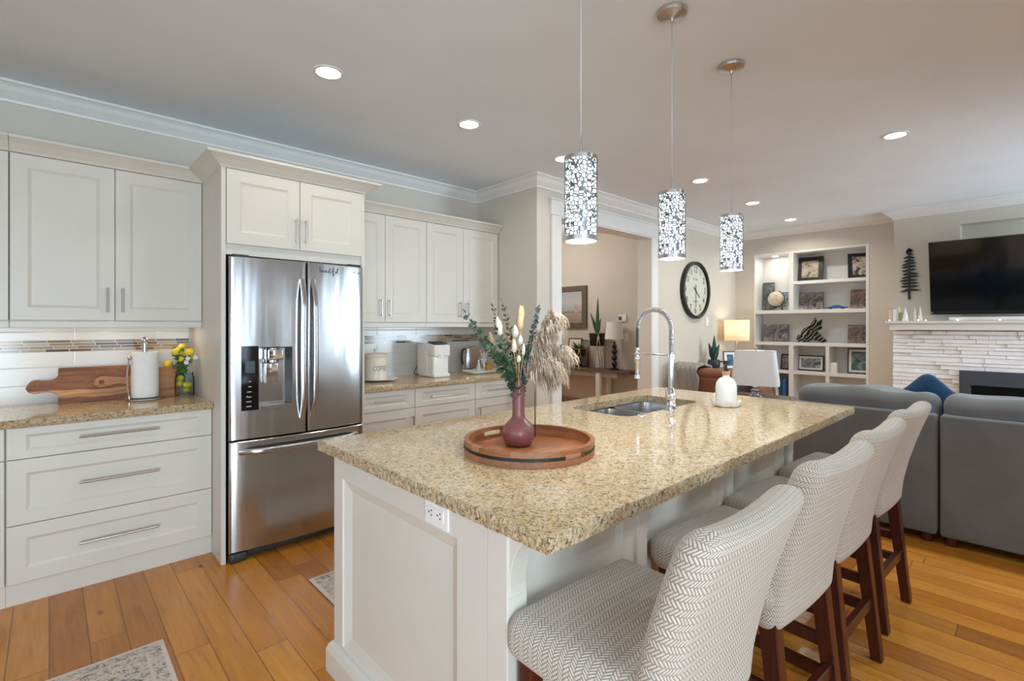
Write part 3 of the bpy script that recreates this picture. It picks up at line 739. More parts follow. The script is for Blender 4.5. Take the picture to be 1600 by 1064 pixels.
# sink
t = thing('sink', 'double-bowl stainless undermount sink in the granite island', 'sink', (2.49, 1.6, .69))
def bowl(x0, x1, y0, y1, zt, zb):
    lo = [[(x, y, zt) for x, y in rrect(x0-.012, x1+.012, y0-.012, y1+.012, .07)]]
    for i in range(5):
        u = i/4; lo.append([(x, y, zt-(zt-zb-.03)*u) for x, y in rrect(x0+.012*u, x1-.012*u, y0+.012*u, y1-.012*u, .06)])
    for i in range(1, 5):
        a = PI/2*i/4; o = .012+.03*(1-math.cos(a)); lo.append([(x, y, zb+.03*(1-math.sin(a))) for x, y in rrect(x0+o, x1-o, y0+o, y1-o, .055)])
    m = MB().loft([l[::-1] for l in lo], cap=False); k = len(lo[0]); n = len(m.v); m.f.append(tuple(range(n-k, n))[::-1]); return m
for x0, x1 in ((2.115, 2.478), (2.507, 2.858)):
    b = obj('bowl', bowl(x0, x1, 1.412, 1.79, .872, .69), M['steelsink'], t, smooth=40)
    cx = (x0+x1)/2; obj('drain', MB().lathe([(.0, .004), (.028, .004), (.042, .006), (.045, .001)], (cx, 1.62, .6905), 24), M['chrome'], b, smooth=40)
# faucet
fx, fy0 = 2.468, 1.374
t = thing('kitchen_faucet', 'tall chrome spring-neck faucet at the island sink', 'faucet', (fx, fy0, .915))
obj('base', MB().lathe([(.031, 0), (.031, .006), (.026, .012), (.024, .05), (.026, .06), (.026, .085), (.021, .10), (.017, .12)], (fx, fy0, .9152), 28), M['chrome'], t, smooth=40)
obj('lever', MB().cyl((fx+.0, fy0, .985), (fx-.035, fy0+.0, .985), .015, 16).tube([(fx-.03, fy0, .985), (fx-.05, fy0-.005, 1.0), (fx-.075, fy0-.01, 1.045)], [.008, .007, .005], 10), M['chrome'], t, smooth=40)
obj('riser', MB().cyl((fx, fy0, 1.03), (fx, fy0, 1.195), .0155, 20), M['chrome'], t, smooth=40)
ys = 1.585; R = (ys-fy0)/2; zc = 1.355; arch = [(fx, fy0, 1.19+(zc-1.19)*i/6) for i in range(6)]
for i in range(21): a = PI*i/20; arch.append((fx, fy0+R-R*math.cos(a), zc+R*math.sin(a)))
hp = arch+[(fx, ys, zc-.03*i) for i in range(1, 6)]
obj('hose', MB().tube(hp, .0075, 10), M['dark'], t, smooth=True)
A = [Vector(p) for p in arch]; seg = [0]
for i in range(1, len(A)): seg.append(seg[-1]+(A[i]-A[i-1]).length)
tot = seg[-1]; hx = []; turns = 62; NP = turns*9
for i in range(NP+1):
    s = tot*i/NP; q = max(j for j in range(len(seg)) if seg[j] <= s+1e-9); q = min(q, len(seg)-2)
    u = (s-seg[q])/(seg[q+1]-seg[q]); p = A[q].lerp(A[q+1], u); tn = (A[q+1]-A[q]).normalized(); n1 = Vector((1,0,0)); n2 = tn.cross(n1)
    an = 2*PI*turns*i/NP; hx.append(p+(n1*math.cos(an)+n2*math.sin(an))*.0125)
obj('spring', MB().tube(hx, .0021, 5), M['chrome'], t, smooth=True)
obj('spray_head', MB().lathe([(.012, .0), (.012, .07), (.0165, .08), (.0165, .10), (.012, .105), (.009, .16)], (fx, ys, 1.085), 20).lathe([(.013, 0), (.017, .004), (.017, .018), (.012, .024)], (fx, ys, 1.066), 20), M['chrome'], t, smooth=40)
obj('support_arm', MB().cyl((fx, fy0, 1.212), (fx, ys+.004, 1.212), .0055, 12).ring((fx, ys, 1.212), .0155, .004).lathe([(.020, -.012), (.020, .012)], (fx, fy0, 1.205), 20), M['chrome'], t, smooth=40)
tag(obj('air_switch', MB().lathe([(.024, 0), (.024, .004), (.020, .006), (.012, .006), (.011, .009), (0, .0095)], (2.20, 1.388, .9152), 24), M['chrome'], smooth=35), 'small round chrome button set in the granite beside the sink', 'button')
# soap bottle on a dish
sx, sy = 2.813, 1.225
m = MB(); lo = []
def dish(r, z, am): return [(sx+(r+am*math.sin(7*a))*math.cos(a), sy+(r+am*math.sin(7*a))*math.sin(a), .9155+z+am*math.cos(5*a+1)) for a in [2*PI*i/64 for i in range(64)]]
m.loft([dish(.045, 0, 0), dish(.068, .002, .0), dish(.078, .018, .002), dish(.081, .032, .004), dish(.077, .032, .004), dish(.070, .018, .002), dish(.060, .009, 0)])
tag(obj('soap_dish', m, M['white'], smooth=50), 'ruffled white ceramic dish under the soap bottle', 'dish')
t = thing('soap_bottle', 'big white soap bottle with black pump and wooden collar on the island', 'soap bottle', (sx, sy, .925))
obj('bottle', MB().lathe([(.052, .0), (.056, .004), (.057, .03), (.057, .10), (.052, .125), (.038, .145), (.020, .155), (.018, .166)], (sx, sy, .925), 36), M['white'], t, smooth=50)
obj('collar', MB().lathe([(.020, 0), (.022, .002), (.022, .020), (.020, .022)], (sx, sy, 1.091), 24), M['boardpale'], t, smooth=40)
rv = Vector((.7304, -.683, 0)); c0 = Vector((sx, sy, 0))
pp = MB().lathe([(.013, 0), (.014, .01), (.006, .014), (.006, .038), (.016, .040), (.016, .056), (.010, .06)], (sx, sy, 1.113), 20)
pp.tube([tuple(c0+Vector((0,0,1.166))), tuple(c0-rv*.038+Vector((0,0,1.168))), tuple(c0-rv*.044+Vector((0,0,1.160)))], .0045, 8)
obj('pump', pp, M['black'], t, smooth=40)
lb = MB()
for i, w in enumerate((.030, .018, .034, .026, .022)): 
    for q in range(6):
        a0 = -1.0+ (q/6-.5)*w/.057; a1 = -1.0+((q+1)/6-.5)*w/.057; z = 1.005-.012*i
        lb.add([(sx+.0575*math.cos(a), sy+.0575*math.sin(a), zz) for a, zz in ((a0, z), (a1, z), (a1, z+.003), (a0, z+.003))], [(0,1,2,3)])
obj('label', lb, simple('faint_print', rgb(190,196,204), .5), t)
tag(obj('ceramic_spoon', MB().tube([tuple(c0-rv*.066+Vector((0,0,.935))), tuple(c0-rv*.070+Vector((0,0,.975))), tuple(c0-rv*.064+Vector((0,0,.988))), tuple(c0-rv*.060+Vector((0,0,.98)))], [.006, .005, .005, .004], 8), M['white'], smooth=True), 'small white ceramic spoon standing in the ruffled soap dish', 'spoon')
# ------------------------------------------------------------------ tray and vase
tx, ty, TR = 1.278, 1.276, .236
t = thing('serving_tray', 'round wooden serving tray with a black band on the island', 'tray', (tx, ty, .9155))
obj('tray_floor', MB().lathe([(.0, 0), (TR-.012, 0), (TR-.012, .011), (0, .011)], (tx, ty, .9155), 64), M['trayfloor'], t, smooth=30)
m = MB(); n = 96; ht = .050
A1 = -1.62; A2 = A1+PI    # slot centres
def inslot(a): return any(abs((a-s+PI) % (2*PI)-PI) < .20 for s in (A1, A2))
def arcbox(a0, a1, r0, r1, z0, z1):
    m.add([(tx+r*math.cos(a), ty+r*math.sin(a), .9155+z) for z in (z0, z1) for a, r in ((a0, r0), (a0, r1), (a1, r1), (a1, r0))], [(3,2,1,0)[::-1], (4,5,6,7)[::-1], (0,1,5,4)[::-1], (1,2,6,5)[::-1], (2,3,7,6)[::-1], (3,0,4,7)[::-1]])
for i in range(n):
    a0, a1 = 2*PI*i/n, 2*PI*(i+1)/n
    if inslot((a0+a1)/2): arcbox(a0, a1, TR-.016, TR, 0, .018); arcbox(a0, a1, TR-.016, TR, .037, ht)
    else: arcbox(a0, a1, TR-.016, TR, 0, ht)
bmq = m; obj('rim', m, M['traywood'], t)
for side in (0, 1):
    m = MB()
    for i in range(n):
        a0, a1 = 2*PI*i/n, 2*PI*(i+1)/n; am = (a0+a1)/2
        if not inslot(am) and (((am-A1) % (2*PI)) < PI) == bool(side): arcbox(a0, a1, TR-.001, TR+.0015, .021, .032)
    obj('band', m, M['black'], t)
vx, vy, vz = 1.2775, 1.331, .9268
def vprof(q): return q
tag(obj('vase', MB().lathe([(0, 0), (.040, 0), (.050, .006), (.059, .028), (.0605, .045), (.057, .064), (.046, .082), (.032, .094), (.0245, .104), (.0228, .12), (.0228, .235), (.0238, .243), (.0205, .243), (.0200, .12), (.0, .11)], (vx, vy, vz), 48), speck('mauve_glaze', rgb(128,76,72), .32, scale=8, amt=.08), smooth=40), 'mauve bottle-neck vase standing in the round tray', 'vase')
# ------------------------------------------------------------------ bar stools
def stool(name, label, loc, rz):
    t = thing(name, label, 'bar stool', loc, 'upholstered bar stools along the island', rz)
    def rear(z):
        P = ((.40, -.198), (.49, -.205), (.6, -.215), (.7, -.236), (.8, -.264), (.9, -.298), (1.0, -.336), (1.05, -.355))
        for (a, b), (c, d) in zip(P[:-1], P[1:]):
            if z <= c: return b+(d-b)*(z-a)/(c-a)
        return P[-1][1]
    zc = .748; hz = .262
    def fb(x, y, z):
        zz = z+zc; u = (zz-.49)/.52; wx = x*(.93+.08*u)
        s = max(0, min(1, (zz-.93)/.08)); zz2 = zz-.020*s*(1-min(1, (x/.20)**2))
        th = 1.0-.06*u; s2 = max(0, min(1, (zz-.915)/.095)); wx *= 1-.085*s2**3; zz2 -= .006*s2*(x/.23)**2
        return (wx, rear(zz2)+.040+y*th-.010*(1-(x/.23)**2), zz2)
    bk = MB().rbox((0,0,0), (.470, .088, 2*hz), .042, 6, 14, fb)
    obj('backrest', bk, M['weave'], t, smooth=60, local=True)
    def fs(x, y, z):
        d = .014*(1-(x/.25)**2)*(1-(y/.21)**2) if z > 0 else 0
        return (x*(1.0-.05*max(0, -y/.2)), y, z+d)
    obj('seat', MB().rbox((0, .0, .605), (.496, .415, .112), .042, 5, 12, fs, wrap='top'), M['weave'], t, smooth=60, local=True)
    for sx in (-1, 1):
        obj('leg', MB().frustum((sx*.185, -.172, .56), (sx*.197, -.232, 0), (.045, .052), (.042, .038)), M['legwood'], t, bev=.003, local=True)
        obj('leg', MB().frustum((sx*.190, .160, .56), (sx*.193, .165, 0), (.045, .045), (.036, .036)), M['legwood'], t, bev=.003, local=True)
        for z, o in ((.205, .0), (.313, .0)):
            yb = -.172-.060*(1-z/.56)
            obj('stretcher', MB().box(sx*.193-.011, sx*.193+.011, yb, .163, z-.02, z+.02), M['legwood'], t, bev=.002, local=True)
    yb = -.172-.060*(1-.235/.56)
    obj('stretcher', MB().box(-.19, .19, yb-.012, yb+.012, .215, .257), M['legwood'], t, bev=.002, local=True)
    obj('footrest', MB().box(-.19, .19, .150, .175, .245, .29), M['legwood'], t, bev=.002, local=True)
    return t
s0 = stool('bar_stool', 'cream herringbone bar stool at the near end, closest to the island outlet', (1.06, .700, 0), math.radians(-1.5))
for x, lab, a, dy in ((1.722, 'second cream herringbone bar stool along the island from the outlet end', -4, .0), (2.295, 'third cream herringbone bar stool along the island from the outlet end', -2.5, .0), (2.932, 'cream herringbone bar stool farthest along the island, nearest the grey sofa', -3, .0)):
    c = copy_tree(s0); c.location = (x, .700+dy, 0); c.rotation_euler.z = math.radians(a); c['label'] = lab
# ------------------------------------------------------------------ pendant lights
t = NT('pierced_nickel_sleeve'); tc = t.sep(t.coord()); an = t.math('MULTIPLY', t.math('ARCTAN2', tc[1], tc[0]), .0575)
vv = t.comb(an, tc[2], 0.0); vo = t.voro(vv, 68, 'DISTANCE_TO_EDGE', 'Distance', .7)
tr = t.n('ShaderNodeBsdfTransparent'); mx = t.n('ShaderNodeMixShader'); t.set(mx.inputs[0], t.math('LESS_THAN', vo, .10)); t.lk(tr.outputs[0], mx.inputs[1]); t.lk(t.b.outputs[0], mx.inputs[2]); t.lk(mx.outputs[0], t.out.inputs[0])
t.col((.20,.21,.22,1)); t.p(Metallic=.9, Roughness=.35); M['lattice'] = t.m
M['diff'] = emis('glowing_diffuser', (.84, .95, 1, 1), 1.0, (.8,.8,.8,1)); M['cord'] = simple('clear_cord', rgb(200,202,204), .3)
M['bulb'] = emis('glowing_bulb_glass', (.92, .97, 1, 1), 2.2)
def pendant(label, x, y):
    t = thing('pendant_light', label, 'pendant light', (x, y, 1.663), 'pierced cylinder pendants over the island')
    loc = True
    obj('canopy', MB().lathe([(.006, -.045), (.010, -.030), (.030, -.024), (.062, -.016), (.0655, -.004), (.0655, 0)], (0, 0, 2.7398-1.663), 40), M['nickel'], t, smooth=40, local=True)
    obj('cord', MB().cyl((0,0,.36), (0,0,1.035), .0022, 8), M['cord'], t, smooth=True, local=True)
    obj('stem', MB().cyl((0,0,.275), (0,0,.365), .0045, 12), M['nickel'], t, smooth=40, local=True)
    obj('diffuser', MB().lathe([(.053, .012), (.053, .276)], (0,0,0), 48, close=False), M['diff'], t, smooth=True, local=True)
    obj('bottom_glass', MB().lathe([(0, .012), (.053, .012)], (0,0,0), 40, close=False), M['bulb'], t, local=True)
    obj('sleeve', MB().lathe([(.0575, .014), (.0575, .278)], (0,0,0), 64, close=False), M['lattice'], t, smooth=True, local=True)
    for z0, z1 in ((.0, .016), (.276, .289)): obj('ring', MB().lathe([(.0545, z0), (.0585, z0), (.0585, z1), (.0545, z1), (.0545, z0)], (0,0,0), 64, close=False), M['nickel'], t, smooth=30, local=True)
    obj('top_plate', MB().lathe([(0, .2765), (.0545, .2765), (.0545, .280), (0, .280)], (0,0,0), 40), M['nickel'], t, smooth=30, local=True)
    l = bpy.data.lights.new('pendant_glow', 'AREA'); l.shape = 'DISK'; l.size = .10; l.energy = 2.2; l.color = (.88, .95, 1.0)
    o = bpy.data.objects.new('pendant_glow', l); COL.objects.link(o); o.location = (0, 0, .004); o.parent = t
    return t
pendant('cylinder pendant light hanging nearest the fridge, over the mauve vase', 1.346, 1.090)
pendant('middle one of the three cylinder pendant lights over the island', 1.983, 1.100)
pendant('cylinder pendant light hanging over the soap bottle, nearest the bookcase', 2.620, 1.113)
# ------------------------------------------------------------------ recessed ceiling lights
M['lens'] = emis('downlight_lens', (1, .95, .86, 1), 9)
def recessed(label, x, y, p=2.0, col=(1, .93, .78)):
    t = thing('recessed_light', label, 'ceiling light', (x, y, CH), 'recessed ceiling lights')
    obj('trim_ring', MB().lathe([(.062, -.004), (.066, -.006), (.078, -.004), (.080, .0005)], (0,0,0), 36, close=False), M['trim'], t, smooth=40, local=True)
    obj('lens', MB().lathe([(0, -.0045), (.064, -.0045)], (0,0,0), 36, close=False), M['lens'], t, local=True)
    l = bpy.data.lights.new('downlight_beam', 'AREA'); l.shape = 'DISK'; l.size = .12; l.energy = p; l.color = col; l.spread = math.radians(150)
    o = bpy.data.objects.new('downlight_beam', l); COL.objects.link(o); o.location = (0, 0, -.0075); o.parent = t
recessed('recessed ceiling light in front of the fridge', 1.102, 2.631)
recessed('recessed ceiling light above the coffee counter, second of the kitchen row', 2.083, 2.654)
recessed('recessed ceiling light before the wide opening, behind the first pendant', 3.076, 2.676)
recessed('recessed ceiling light between the middle and far pendants, first of the clock-wall row', 4.478, 2.195, 6, (1, .97, .88))
recessed('recessed ceiling light just behind the farthest pendant, middle of the clock-wall row', 5.718, 2.195, 6, (1, .97, .88))
recessed('recessed ceiling light nearest the white bookcase', 6.966, 2.206, 6, (1, .97, .88))
recessed('recessed ceiling light over the grey sofa, farthest from the cabinets', 4.436, .716, 6, (1, .97, .88))
for label, x, y in (('unseen recessed fill light added over the living room floor, behind the stools', 4.4, -.85), ('unseen recessed fill light added above the floor behind the near bar stool', 2.4, -1.15), ('unseen recessed fill light added behind the camera, toward the glass door', .5, -1.4)): recessed(label, x, y, 12, (.74, .92, 1.0))  # three unseen lamps added to brighten the stool backs and floor
# unseen light added to brighten the hall
t = thing('hall_fill_light', 'unseen flush fill light added in the hall beyond the wide opening', 'ceiling light', (4.7, 4.9, CH))
obj('shade', MB().lathe([(.0, -.07), (.10, -.06), (.15, -.03), (.16, 0)], (0,0,0), 32), emis('hall_fill_glass', (1, .93, .82, 1), 3), t, smooth=True, local=True)
l = bpy.data.lights.new('hall_fill', 'POINT'); l.energy = 22; l.color = (1, .92, .86); l.shadow_soft_size = .15
o = bpy.data.objects.new('hall_fill', l); COL.objects.link(o); o.location = (0, 0, -.25); o.parent = t
# ------------------------------------------------------------------ rugs
t = NT('vintage_rug'); c = t.coord(); cs_ = t.sep(c); n1 = t.noise(c, 26, 4, .7, 1.5); n2 = t.noise(c, 60, 3, .6, .8); n3 = t.noise(c, 14, 3, .6, 2)
cc = t.ramp(n1, [(.38, rgb(92,88,98)), (.45, rgb(200,188,176)), (.56, rgb(214,204,192)), (.62, rgb(206,166,148)), (.7, rgb(120,124,128))])
cc = t.mix(t.ramp(n2, [(.40, (.85,.85,.85,1)), (.47, (0,0,0,1))]), cc, rgb(116,102,96)); cc = t.mix(t.ramp(n3, [(.40, (0,0,0,1)), (.6, (.35,.35,.35,1))]), cc, rgb(222,212,202))
ax = t.math('ABSOLUTE', cs_[0]); ay = t.math('ABSOLUTE', cs_[1])
def rugmat(hx, hy):
    pass
ed = t.math('MINIMUM', t.math('SUBTRACT', .555, ax), t.math('SUBTRACT', .325, ay))
cc = t.mix(t.ramp(ed, [(.016, (1,1,1,1)), (.020, (0,0,0,1))]), cc, rgb(224,208,200)); cc = t.mix(t.ramp(ed, [(.060, (0,0,0,1)), (.062, (1,1,1,1)), (.070, (1,1,1,1)), (.072, (0,0,0,1))]), cc, rgb(214,202,190))
t.col(cc); t.p(Roughness=.95); t.bump(t.noise(c, 400, 2), .4, .002); M['rug'] = t.m
def rug(label, x0, x1, y0, y1):
    cx, cy = (x0+x1)/2, (y0+y1)/2
    o = obj('rug', MB().rbox((0,0,0), (x1-x0, y1-y0, .008), .0035, 2, 8, uvs=False), M['rug'], smooth=40); o.location = (cx, cy, .0045); return tag(o, label, 'rug')
rug('faded cream runner rug in front of the three-drawer cabinet', -.747, .363, 1.963, 2.613)
rug('faded cream rug mostly hidden behind the island, in front of the fridge', 1.020, 2.13, 2.042, 2.692)
# ------------------------------------------------------------------ bouquet in the vase
RV = Vector((.7304, -.683, 0)); FV = Vector((.683, .7304, 0)); MO = Vector((vx, vy, vz+.243))
def bp(r, z, f=0.0): return MO+RV*r+FV*f+Vector((0,0,z))
def bez(pts, n):
    P = [Vector(p) for p in pts]; out = []
    for i in range(n+1):
        u = i/n; Q = P[:]
        while len(Q) > 1: Q = [a.lerp(b, u) for a, b in zip(Q[:-1], Q[1:])]
        out.append(Q[0])
    return out
M['stem'] = speck('plant_stem', rgb(112,104,72), .7, scale=60, amt=.15)
def leafmat(name, c): return speck(name, c, .55, scale=50, amt=.18)
M['euc'] = leafmat('eucalyptus_leaf', rgb(62,84,62)); M['euc2'] = leafmat('blue_eucalyptus_leaf', rgb(50,76,74)); M['olive'] = leafmat('olive_leaf', rgb(66,64,50)); M['green'] = leafmat('green_leaf', rgb(70,108,46))
def leaf(m, p, d, nrm, L, Wd, fold=.15, n=5):
    """one pointed-oval leaf with a folded midrib"""
    d = Vector(d).normalized(); s = d.cross(Vector(nrm)); s = s.normalized() if s.length > 1e-6 else d.orthogonal().normalized(); u = s.cross(d)
    mid = []; lf = []; rt = []
    for i in range(n+1):
        q = i/n; w = Wd*math.sin(PI*min(1, max(0, q)**.8)); c = Vector(p)+d*(L*q)-u*(L*.12*q*q)
        mid.append(c); lf.append(c-s*w*.5+u*w*fold); rt.append(c+s*w*.5+u*w*fold)
    vs = mid+lf[1:-1]+rt[1:-1]; k = n+1; f = []
    for a, off, fl in ((lf, k, 0), (rt, k+n-1, 1)):
        for i in range(n):
            a0 = i if i == 0 else off+i-1; a1 = n if i == n-1 else off+i
            q = [x for x in (i, i+1, a1, a0)]; q = [x for j, x in enumerate(q) if x not in q[:j]]
            f.append(tuple(q[::-1] if fl else q))
    m.add(vs, f)
def sprig(name, label, pts, mat, L, Wd, gap, group, rnd, skip=.25, spread=70):
    L *= 1.3; Wd *= 1.38; random.seed(rnd); t = thing(name, label, 'dried stem', tuple(MO-Vector((0,0,.12))), group)
    P = bez([MO+Vector((0,0,-.10))+(Vector(pts[0])-MO)*.05]+pts, 26)
    obj('stem', MB().tube(P, [.0024*(1-.7*i/26) for i in range(27)], 6), M['stem'], t, smooth=True)
    m = MB(); tot = sum((P[i+1]-P[i]).length for i in range(26)); acc = 0; nxt = tot*skip; k = 0
    for i in range(26):
        sl = (P[i+1]-P[i]).length
        while nxt < acc+sl:
            p = P[i].lerp(P[i+1], (nxt-acc)/sl); tn = (P[i+1]-P[i]).normalized(); q = nxt/tot; sc = (1.05-.5*q)*random.uniform(.8, 1.15)
            for s in range(2):
                an = k*1.7+s*PI+random.uniform(-.4, .4); o = tn.orthogonal().normalized(); o = (Matrix.Rotation(an, 3, tn) @ o)
                a = math.radians(spread+random.uniform(-15, 15)); d = tn*math.cos(a)+o*math.sin(a)
                leaf(m, p, d, tn*.25-FV*.7+Vector((random.gauss(0,.6), random.gauss(0,.6), random.gauss(0,.6))), L*sc, Wd*sc)
            k += 1; nxt += gap*random.uniform(.8, 1.2)
        acc += sl
    d = (P[-1]-P[-2]).normalized(); leaf(m, P[-1], d, (0,0,1), L*.6, Wd*.5)
    obj('foliage', m, mat, t)
sprig('eucalyptus_stem', 'long round-leaved eucalyptus stem arching out toward the fridge side of the vase', [bp(-.01,.02), bp(-.07,.07,.02), bp(-.14,.15,.0), bp(-.195,.245,-.02)], M['euc'], .030, .029, .019, None, 1, .25)
sprig('eucalyptus_stem', 'shorter eucalyptus stem under the long arching one', [bp(-.01,.02), bp(-.05,.06,-.02), bp(-.10,.12,-.03), bp(-.135,.15,-.03)], M['euc'], .028, .026, .017, None, 2, .22)
sprig('eucalyptus_stem', 'teal small-leaved eucalyptus stem beside the pampas plume', [bp(.01,.02), bp(.03,.08,-.01), bp(.052,.16,-.01), bp(.072,.262,.0)], M['euc2'], .020, .017, .0095, None, 3, .15)
sprig('eucalyptus_stem', 'short dark eucalyptus stem at the front of the vase mouth', [bp(-.01,.01), bp(-.02,.04,-.03), bp(-.045,.08,-.04), bp(-.06,.125,-.04)], M['euc'], .025, .022, .012, None, 4, .2)
sprig('eucalyptus_stem', 'leafy teal eucalyptus stem filling the middle of the vase', [bp(.005,.01), bp(.015,.05,-.03), bp(.02,.08,-.04), bp(.012,.125,-.03)], M['euc2'], .024, .021, .011, None, 5, .2)
sprig('ruscus_stem', 'dark pointed-leaf stem standing tall left of the bunny tails', [bp(-.01,.02), bp(-.04,.10,.03), bp(-.08,.20,.03), bp(-.098,.275,.02)], M['olive'], .024, .0095, .017, None, 6, .5, 45)
sprig('ruscus_stem', 'tallest dark pointed-leaf stem above the white bunny tails', [bp(0,.02), bp(-.02,.10,.0), bp(-.03,.18,.0), bp(-.062,.29,-.01)], M['olive'], .026, .0095, .018, None, 7, .45, 45)
sprig('ruscus_stem', 'thin dark twig rising above the teal eucalyptus', [bp(.01,.02), bp(.03,.12,.02), bp(.06,.2,.02), bp(.082,.285,.02)], M['olive'], .018, .007, .02, None, 8, .6, 40)
sprig('eucalyptus_stem', 'leafy dark eucalyptus stem between the arching stems and the bunny tails', [bp(-.01,.01), bp(-.03,.06,.0), bp(-.06,.12,.0), bp(-.085,.19,-.01)], M['euc'], .026, .020, .014, None, 12, .2)
sprig('eucalyptus_stem', 'dense short eucalyptus stem at the vase rim on the fridge side', [bp(-.01,.01), bp(-.02,.03,-.02), bp(-.045,.06,-.03), bp(-.075,.085,-.03)], M['euc'], .027, .024, .012, None, 13, .15)
sprig('eucalyptus_stem', 'dense short eucalyptus stem at the vase rim before the pampas', [bp(.005,.01), bp(.012,.03,-.02), bp(.02,.06,-.03), bp(.034,.10,-.03)], M['euc2'], .024, .020, .011, None, 14, .12)
sprig('eucalyptus_stem', 'upright leafy stem behind the white bunny tails', [bp(0,.01), bp(-.01,.06,.03), bp(-.02,.11,.04), bp(-.03,.17,.04)], M['euc'], .024, .020, .013, None, 15, .15)
M['bunny'] = speck('bunny_tail_fluff', rgb(216,206,186), .95, scale=120, amt=.12, bump=.8)
M['peach'] = speck('peach_fluff', rgb(196,152,118), .95, scale=120, amt=.15, bump=.8)
M['tan'] = speck('straw_fluff', rgb(204,172,128), .95, scale=120, amt=.15, bump=.8)
def tail(label, r, z, f, L, Wd, mat, lean=0.0):
    t = thing('bunny_tail', label, 'dried grass', tuple(MO-Vector((0,0,.12))), 'bunny tails and fluffy heads in the vase')
    tip = bp(r, z, f); P = bez([MO+Vector((0,0,-.10)), bp(r*.2, z*.35, f*.3), bp(r-lean*.3, z-.03, f), tip], 10)
    obj('stem', MB().tube(P, .0013, 5), M['tan'], t, smooth=True)
    d = (P[-1]-P[-2]).normalized(); q = d.to_track_quat('Z', 'Y').to_matrix()
    m = MB(); random.seed(int(abs(r)*1e4+z*1e3)); n, k = 14, 12; vs = []
    for i in range(n+1):
        u = i/n; rad = Wd/2*(math.sin(PI*min(1, .06+.94*u))**.6)*(1.15-.35*u) if 0 < i < n else .0008
        for j in range(k):
            a = 2*PI*j/k; rr = rad*random.uniform(.85, 1.12); vs.append(tip+q @ Vector((rr*math.cos(a), rr*math.sin(a), L*(u-.1))))
    m.add(vs, [(i*k+j, i*k+(j+1) % k, (i+1)*k+(j+1) % k, (i+1)*k+j) for i in range(n) for j in range(k)])
    obj('head', m, mat, t, smooth=True)
tail('large white bunny tail on the fridge side of the bouquet', -.070, .170, .0, .075, .028, M['bunny'])
tail('plump white bunny tail at the top centre of the bouquet', -.012, .160, -.03, .048, .024, M['bunny'])
tail('white bunny tail just under the plump top one', .006, .135, -.05, .036, .019, M['bunny'])
tail('long white bunny tail in the middle, left of the slim ones', -.016, .108, -.06, .052, .019, M['bunny'])
tail('slim white bunny tail next to the teal eucalyptus', .016, .098, -.06, .044, .014, M['bunny'])
tail('lowest small white bunny tail near the vase mouth', .000, .072, -.07, .026, .016, M['bunny'])
tail('peach fluffy head behind the bunny tails', -.032, .130, .03, .05, .026, M['peach'])
tail('tall straw-coloured fluffy head rising over the bunny tails', .006, .19, .04, .10, .026, M['tan'])
tail('pale straw head leaning toward the fridge', -.092, .10, .03, .09, .026, M['tan'])
tail('slim straw head behind the tall one', .014, .225, .05, .06, .018, M['tan'])
# pampas plume
t = thing('pampas_plume', 'large fluffy beige pampas plume drooping from the vase toward the hall', 'dried grass', tuple(MO-Vector((0,0,.12))))
t2 = NT('pampas_fluff'); hf = t2.n('ShaderNodeTexCoord'); nz = t2.noise(hf.outputs['Object'], 30, 3); t2.col(t2.ramp(nz, [(.3, rgb(146,120,96)), (.5, rgb(184,160,134)), (.7, rgb(212,196,176))])); t2.p(Roughness=1.0, Sheen_Weight=.3, Subsurface_Weight=0.0); M['pampas'] = t2.m
random.seed(21); m = MB()
spines = [[bp(.005,-.02), bp(.03,.04,.0), bp(.07,.13,.0), bp(.12,.20,.0), bp(.135,.235,.0)], [bp(.005,-.02), bp(.05,.03,.03), bp(.11,.10,.04), bp(.155,.13,.03), bp(.18,.09,.03)], [bp(.005,-.02), bp(.05,.02,-.03), bp(.09,.06,-.04), bp(.12,.08,-.03), bp(.135,.03,-.03)]]
for si, sp in enumerate(spines):
    P = bez(sp, 30)
    for i in range(900):
        u = .16+.84*random.random()**.85; j = min(29, int(u*30)); p = P[j].lerp(P[j+1], u*30-j); tn = (P[j+1]-P[j]).normalized()
        o = Vector((random.gauss(0,1), random.gauss(0,1), random.gauss(0,.6))); o = (o-tn*o.dot(tn)).normalized()
        L = random.uniform(.04, .085)*(1.1-.35*u)
        a = p; b = p+tn*L*.35+o*L*.35; c = b+(tn*.25+o*.45+Vector((0,0,-.45)))*L*.6; d = c+(o*.15+RV*.15+Vector((0,0,-.9)))*L*.5
        w = .0013; m.tube([a, b, c, d], [w, w*1.3, w, .0003], 3, caps=False)
obj('plume', m, M['pampas'], t, smooth=True)
for sp in spines: obj('stem', MB().tube(bez(sp, 16), .0022, 6), M['tan'], t, smooth=True)
q0 = Vector((tx, ty, 0))+RV*.03+FV*.17
tag(obj('dried_stick', MB().tube([tuple(q0+Vector((0,0,.9272))), tuple(q0+Vector((0,0,1.18)))], .0022, 6), M['legwood'], smooth=True), 'thin dark upright stick in the tray behind the vase', 'stick')

